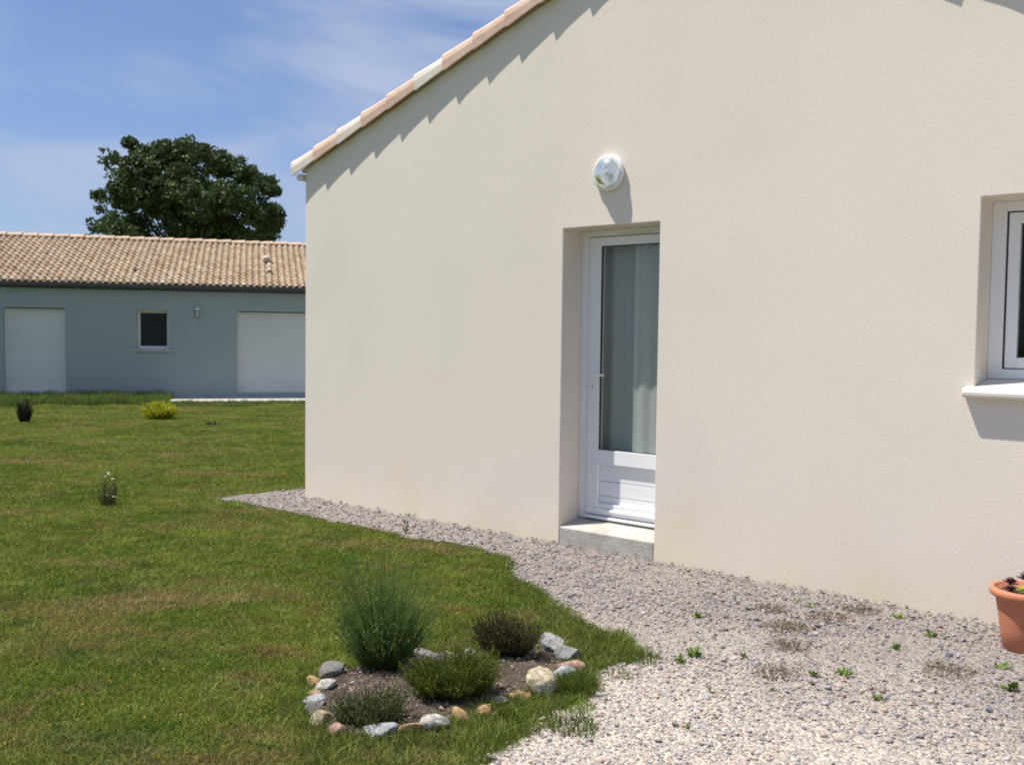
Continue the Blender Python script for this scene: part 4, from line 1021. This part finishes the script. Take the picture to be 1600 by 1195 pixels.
plant('heather', (1.33, -2.19, ZB), [('foliage', multi([(0, 0, 330, 0.03, 0.12, 0.08, 0.24, -0.03, 0.0), (0.05, 0.05, 200, 0.03, 0.10, 0.08, 0.18, 0.05, 0.04), (-0.02, -0.03, 160, 0.02, 0.09, 0.08, 0.20, -0.06, -0.05)], w=0.003, curve=0.9, seed=60, leafy=9, leaf_len=0.015), M_brown), ('stems', fan_stems(120, 0.03, 0.13, 0.06, 0.2, 0.004, 0.8, 16), M_wood)],
      'bronze-brown heather behind the yellow-green one', 'heather')
plant('shrub', (1.43, -3.12, ZB - 0.02), [('foliage', multi([(0, 0, 180, 0.04, 0.11, 0.05, 0.15, -0.02, 0.0), (0.03, 0.07, 110, 0.03, 0.09, 0.06, 0.18, 0.03, 0.03), (-0.06, -0.03, 90, 0.03, 0.07, 0.04, 0.11, -0.04, -0.02)], w=0.003, curve=0.9, seed=70, leafy=9, leaf_len=0.017), M_shr), ('stems', fan_stems(40, 0.03, 0.1, 0.06, 0.15, 0.004, 0.9, 18), M_wood)],
      'small straggly green shrub at the front left corner of the bed', 'shrub')
plant('grass_tuft', (1.82, -2.28), [('blades', blade_arrays(420, 0.085, 0.05, 0.14, 0.004, 0.45), M_green)], 'tall grass tuft just right of the big cream boulder', 'grass tuft')
plant('grass_tuft', (1.93, -2.42), [('blades', blade_arrays(160, 0.07, 0.03, 0.08, 0.004, 0.5), M_green)], 'low grass tuft on the gravel beside the tall tuft', 'grass tuft')
plant('grass_tuft', (2.04, -2.60), [('blades', blade_arrays(300, 0.10, 0.03, 0.09, 0.004, 0.6), M_green)], 'sprawling grass tuft on the gravel below the boulder', 'grass tuft')
plant('grass_tuft', (1.90, -2.66), [('blades', blade_arrays(260, 0.09, 0.03, 0.08, 0.004, 0.6), M_green)], 'grass tuft spilling from the lawn onto the gravel near the bottom edge', 'grass tuft')
plant('grass_tuft', (1.86, -1.98), [('blades', blade_arrays(120, 0.08, 0.02, 0.06, 0.0035, 0.6), M_green)], 'thin grass tuft on the gravel right of the pink stone', 'grass tuft')
plant('grass_tuft', (1.83, -1.74), [('blades', blade_arrays(160, 0.07, 0.03, 0.08, 0.004, 0.55), M_green)], 'grass tuft at the rightmost tip of the lawn', 'grass tuft')
# lawn shrubs
plant('golden_shrub', (-12.43, 4.05), [('foliage', fan_stems(420, 0.10, 0.34, 0.14, 0.36, 0.014, 0.7, 21, leafy=9, leaf_len=0.06), M_yel), ('stems', fan_stems(30, 0.06, 0.2, 0.1, 0.25, 0.012, 0.8, 22), M_wood)],
      'bright yellow shrub on the far lawn before the tall grass', 'shrub')
plant('shrub', (-13.29, 1.96), [('foliage', fan_stems(160, 0.07, 0.13, 0.22, 0.46, 0.012, 1.0, 23, leafy=7, leaf_len=0.05), M_dk)], 'small dark upright shrub on the far lawn at the left edge', 'shrub')
plant('weed', (-10.4, 3.86), [('leaves', blade_arrays(60, 0.12, 0.04, 0.12, 0.02, 0.6), M_dk)], 'dark low weed on the far lawn right of the yellow shrub', 'weed')
g = np.random.default_rng(31)
fv = []; ff = []
for (x_, y_, z_) in ((0.01, 0.0, 0.29), (-0.05, 0.0, 0.25), (0.06, 0.01, 0.24), (0.03, -0.03, 0.10), (0.09, 0.0, 0.09), (-0.03, 0.02, 0.27)):
    for k in range(6):
        a = k * math.pi / 3; c = np.array([x_, y_, z_]); u = np.array([math.cos(a), math.sin(a), 0.35]) * 0.014; w_ = np.array([-math.sin(a), math.cos(a), 0]) * 0.006
        b_ = len(fv); fv += [c, c + u * 0.6 + w_, c + u, c + u * 0.6 - w_]; ff.append((b_, b_ + 1, b_ + 2, b_ + 3))
plant('rose_bush', (-3.83, -1.42), [('foliage', fan_stems(60, 0.05, 0.10, 0.06, 0.24, 0.005, 1.0, 24, leafy=6, leaf_len=0.026), M_shr), ('stems', fan_stems(40, 0.05, 0.09, 0.12, 0.30, 0.005, 1.0, 25), M_wood), ('flowers', (np.array(fv), np.array(ff)), M_white)],
      'small twiggy bush with white flowers alone on the lawn', 'bush')
plant('weed', (-2.95, -0.75), [('leaves', blade_arrays(70, 0.09, 0.04, 0.11, 0.010, 0.5), M_weed)], 'leafy weed at the tip of the gravel strip left of the house corner', 'weed')
plant('weed', (-1.08, -0.50), [('leaves', fan_stems(8, 0.008, 0.02, 0.07, 0.13, 0.004, 1.0, 27, leafy=3, leaf_len=0.03), M_shr)], 'thin dark upright sprig on the narrow gravel strip', 'weed')
# weeds on the gravel
def weed(loc, size, n, label, material, seed, dry=False):
    g = np.random.default_rng(seed)
    if dry:
        P = fan_stems(n * 4, size * 1.0, size * 1.6, 0.012, 0.045, 0.0024, 0.9, seed, leafy=3, leaf_len=0.012)
    else:
        V = []; F = []
        for k in range(n):
            a = g.uniform(0, 6.28); e = g.uniform(0.15, 1.1); L_ = size * 1.35 * g.uniform(0.5, 1.0)
            o0 = Vector((g.normal(0, size * 0.22), g.normal(0, size * 0.22), 0.012)); vs, fs = leafpatch(o0, (math.cos(a) * math.cos(e), math.sin(a) * math.cos(e), math.sin(e)), L_, L_ * 0.34)
            b = len(V); V += [tuple(v) for v in vs]; F += [tuple(b + i for i in f_) for f_ in fs]
        mb = MB(); mb.v = V; mb.f = F
        o = mb.build('weed', material); o.location = (loc[0], loc[1], float(gz(*loc))); return tag(o, label, 'weed', 'weeds in the gravel')
    return plant('dry_weed', loc, [('stems', P, material)], label, 'weed', 'dry weeds in the gravel')
WD = [((1.66, -0.95), 0.035, 16, 'green weed on the gravel left of centre, halfway between lawn edge and step'),
      ((1.97, -1.53), 0.045, 26, 'largest bushy weed in the gravel right of the lawn tip'),
      ((1.96, -1.66), 0.038, 16, 'weed in the gravel just in front of the largest bushy one'),
      ((2.15, -1.39), 0.030, 10, 'thin spreading weed right of the largest bushy one'),
      ((2.26, -1.91), 0.022, 8, 'tiny lone weed in the middle of the sandy gravel'),
      ((2.37, -2.31), 0.024, 9, 'small weed lowest on the sandy gravel right of the bed'),
      ((2.44, -1.71), 0.018, 7, 'tiny faint weed below the pair of tufts in mid gravel'),
      ((1.93, -0.28), 0.022, 9, 'yellowish weed nearest the wall below the blank render'),
      ((2.05, -0.35), 0.030, 9, 'flat green weed close to the wall foot'),
      ((2.48, -0.23), 0.036, 14, 'upright green weed close to the wall, left of the pot'),
      ((2.73, -0.45), 0.038, 16, 'dark green weed two paces left of the pot'),
      ((2.66, -0.78), 0.032, 12, 'green weed in front of the one left of the pot'),
      ((2.51, -1.41), 0.032, 14, 'small upright weed, left one of a pair in mid gravel'),
      ((2.61, -1.32), 0.040, 16, 'wide weed, right one of a pair in mid gravel'),
      ((2.83, -1.52), 0.030, 12, 'weed in the gravel below the pair of tufts toward the right'),
      ((3.11, -0.73), 0.034, 13, 'dark weed in the gravel right in front of the pot'),
      ((3.22, -1.01), 0.042, 18, 'leafy weed at the right edge below the pot')]
for i, (p, s_, n_, lab) in enumerate(WD): weed(p, s_, n_, lab, M_weed, 50 + i)
DWD = [((2.29, -0.23), 0.07, 50, 'brown dry weed patch near the wall left of the upright green weed'),
       ((2.12, -0.82), 0.09, 70, 'brown dry weed patch in the gravel below the flat green weed'),
       ((1.90, -0.55), 0.07, 50, 'brown dry weed patch nearest the door step'),
       ((2.37, -1.50), 0.08, 60, 'brown dry stalks left of the pair of mid-gravel weeds'),
       ((2.20, -0.50), 0.08, 55, 'brown dry weed patch in the upper middle of the gravel'),
       ((2.95, -0.95), 0.08, 60, 'brown dry weed patch in the gravel left of the pot front'),
       ((2.25, -1.10), 0.07, 50, 'brown dry weed patch at the centre of the gravel')]
for i, (p, s_, n_, lab) in enumerate(DWD): weed(p, s_, n_, lab, M_dry, 90 + i, True)

# ------------------------------------------------------------------ stones round the bed
def stone_mat(name, c1, c2, vs=9):
    c1 = tuple(0.78 * c for c in c1); c2 = tuple(0.62 * c for c in c2)
    return mat(name, c1, 0.85, color2=c2, vscale=vs * 2.2, fine=0.28, fscale=60, bump=0.006, bscale=40, spec=0.25, detail=4)
SM = {'grey': stone_mat('grey_stone', (0.36, 0.35, 0.33), (0.24, 0.24, 0.24)), 'cream': stone_mat('cream_stone', (0.66, 0.60, 0.46), (0.50, 0.38, 0.22)),
      'ochre': stone_mat('ochre_stone', (0.52, 0.33, 0.16), (0.44, 0.30, 0.18)), 'pink': stone_mat('pink_stone', (0.50, 0.29, 0.22), (0.42, 0.30, 0.25)),
      'blue': stone_mat('blue_grey_stone', (0.42, 0.44, 0.46), (0.30, 0.31, 0.33)), 'dark': stone_mat('dark_stone', (0.17, 0.165, 0.16), (0.27, 0.24, 0.21)), 'pale': stone_mat('pale_stone', (0.56, 0.54, 0.48), (0.42, 0.40, 0.36))}
ST = [  # x, y, length, depth, height, turn, colour, label
    (0.905, -2.86, 0.12, 0.08, 0.075, 0.5, 'dark', 'dark stone behind the lavender foot, at the far left of the bed edge'),
    (0.93, -2.96, 0.085, 0.06, 0.045, 0.2, 'ochre', 'small tan stone, topmost of the pale row on the left edge'),
    (1.01, -2.98, 0.095, 0.07, 0.055, 0.9, 'pale', 'pale stone second in the row on the left edge'),
    (1.045, -3.055, 0.07, 0.055, 0.04, 0.3, 'ochre', 'little brown stone between the pale ones on the left edge'),
    (1.09, -3.10, 0.10, 0.06, 0.04, 0.8, 'blue', 'flat blue-white stone on the left edge'),
    (1.17, -3.17, 0.07, 0.06, 0.06, 0.1, 'dark', 'dark stone at the lower left bend of the edge'),
    (1.27, -3.21, 0.075, 0.06, 0.065, 1.2, 'cream', 'upright sandy stone at the lower left bend'),
    (1.41, -3.24, 0.07, 0.06, 0.06, 0.4, 'pink', 'dull purple-brown stone under the straggly shrub'),
    (1.535, -3.14, 0.125, 0.08, 0.05, 0.6, 'blue', 'flat slate-blue stone on the front edge'),
    (1.585, -3.045, 0.115, 0.05, 0.05, 1.0, 'ochre', 'rusty orange slab tilted on the front edge'),
    (1.635, -2.955, 0.115, 0.075, 0.065, 0.9, 'pale', 'mottled pale stone leaning on the front edge'),
    (1.655, -2.82, 0.085, 0.065, 0.05, 0.4, 'ochre', 'ochre stone near the middle of the front edge'),
    (1.69, -2.73, 0.085, 0.04, 0.045, 1.2, 'ochre', 'thin ochre sliver beside the ochre stone'),
    (1.665, -2.60, 0.085, 0.05, 0.03, 0.5, 'pale', 'flat pale stone half hidden in the grass'),
    (1.68, -2.50, 0.11, 0.06, 0.04, 0.3, 'ochre', 'low brown stone left of the big cream boulder'),
    (1.715, -2.385, 0.12, 0.105, 0.12, 0.7, 'cream', 'biggest cream-topped boulder on the right edge'),
    (1.685, -2.195, 0.105, 0.075, 0.07, 0.5, 'blue', 'pale blue-grey stone behind the cream boulder'),
    (1.65, -2.09, 0.125, 0.08, 0.055, 0.4, 'pink', 'flat pink stone on the right edge'),
    (1.56, -2.00, 0.115, 0.09, 0.09, 0.2, 'grey', 'blocky grey stone at the far right corner'),
    (1.43, -1.945, 0.16, 0.10, 0.095, -0.3, 'grey', 'long grey-brown stone at the far right corner'),
    (1.33, -1.95, 0.06, 0.05, 0.04, 0.5, 'cream', 'small yellowish stone beside the long grey-brown one'),
    (1.17, -2.24, 0.065, 0.055, 0.05, 0.2, 'pale', 'whitish stone behind the yellow-green heather'),
    (1.13, -2.32, 0.05, 0.04, 0.04, 0.8, 'cream', 'tiny cream stone left of the whitish one on the back edge'),
    (1.09, -2.38, 0.075, 0.05, 0.035, 0.6, 'dark', 'small dark flat stone on the back edge'),
    (1.02, -2.41, 0.14, 0.05, 0.055, 0.75, 'pale', 'long pale slab tilted on the back edge right of the lavender'),
]
for i, (x, y, l_, d_, h_, rz, c, lab) in enumerate(ST):
    me = rock_mesh('stone', 500 + i, sub=3, squash=1.0, jag=0.14)
    co = np.zeros(len(me.vertices) * 3, np.float32); me.vertices.foreach_get('co', co); co = co.reshape(-1, 3)
    mn, mxx = co.min(0), co.max(0); co = (co - mn) / (mxx - mn) - 0.5
    co *= np.array([l_, d_, h_]) * np.array([1.08, 1.08, 1.12])
    me.vertices.foreach_set('co', co.ravel()); me.update()
    o = link('stone', me, SM[c]); o.location = (x, y, float(gz(x, y)) + 0.006 + h_ * 0.38); o.rotation_euler = (rnd.uniform(-0.15, 0.15), rnd.uniform(-0.2, 0.2), 0.64 + rz - 0.5)
    tag(o, lab, 'stone', 'stones edging the flower bed')
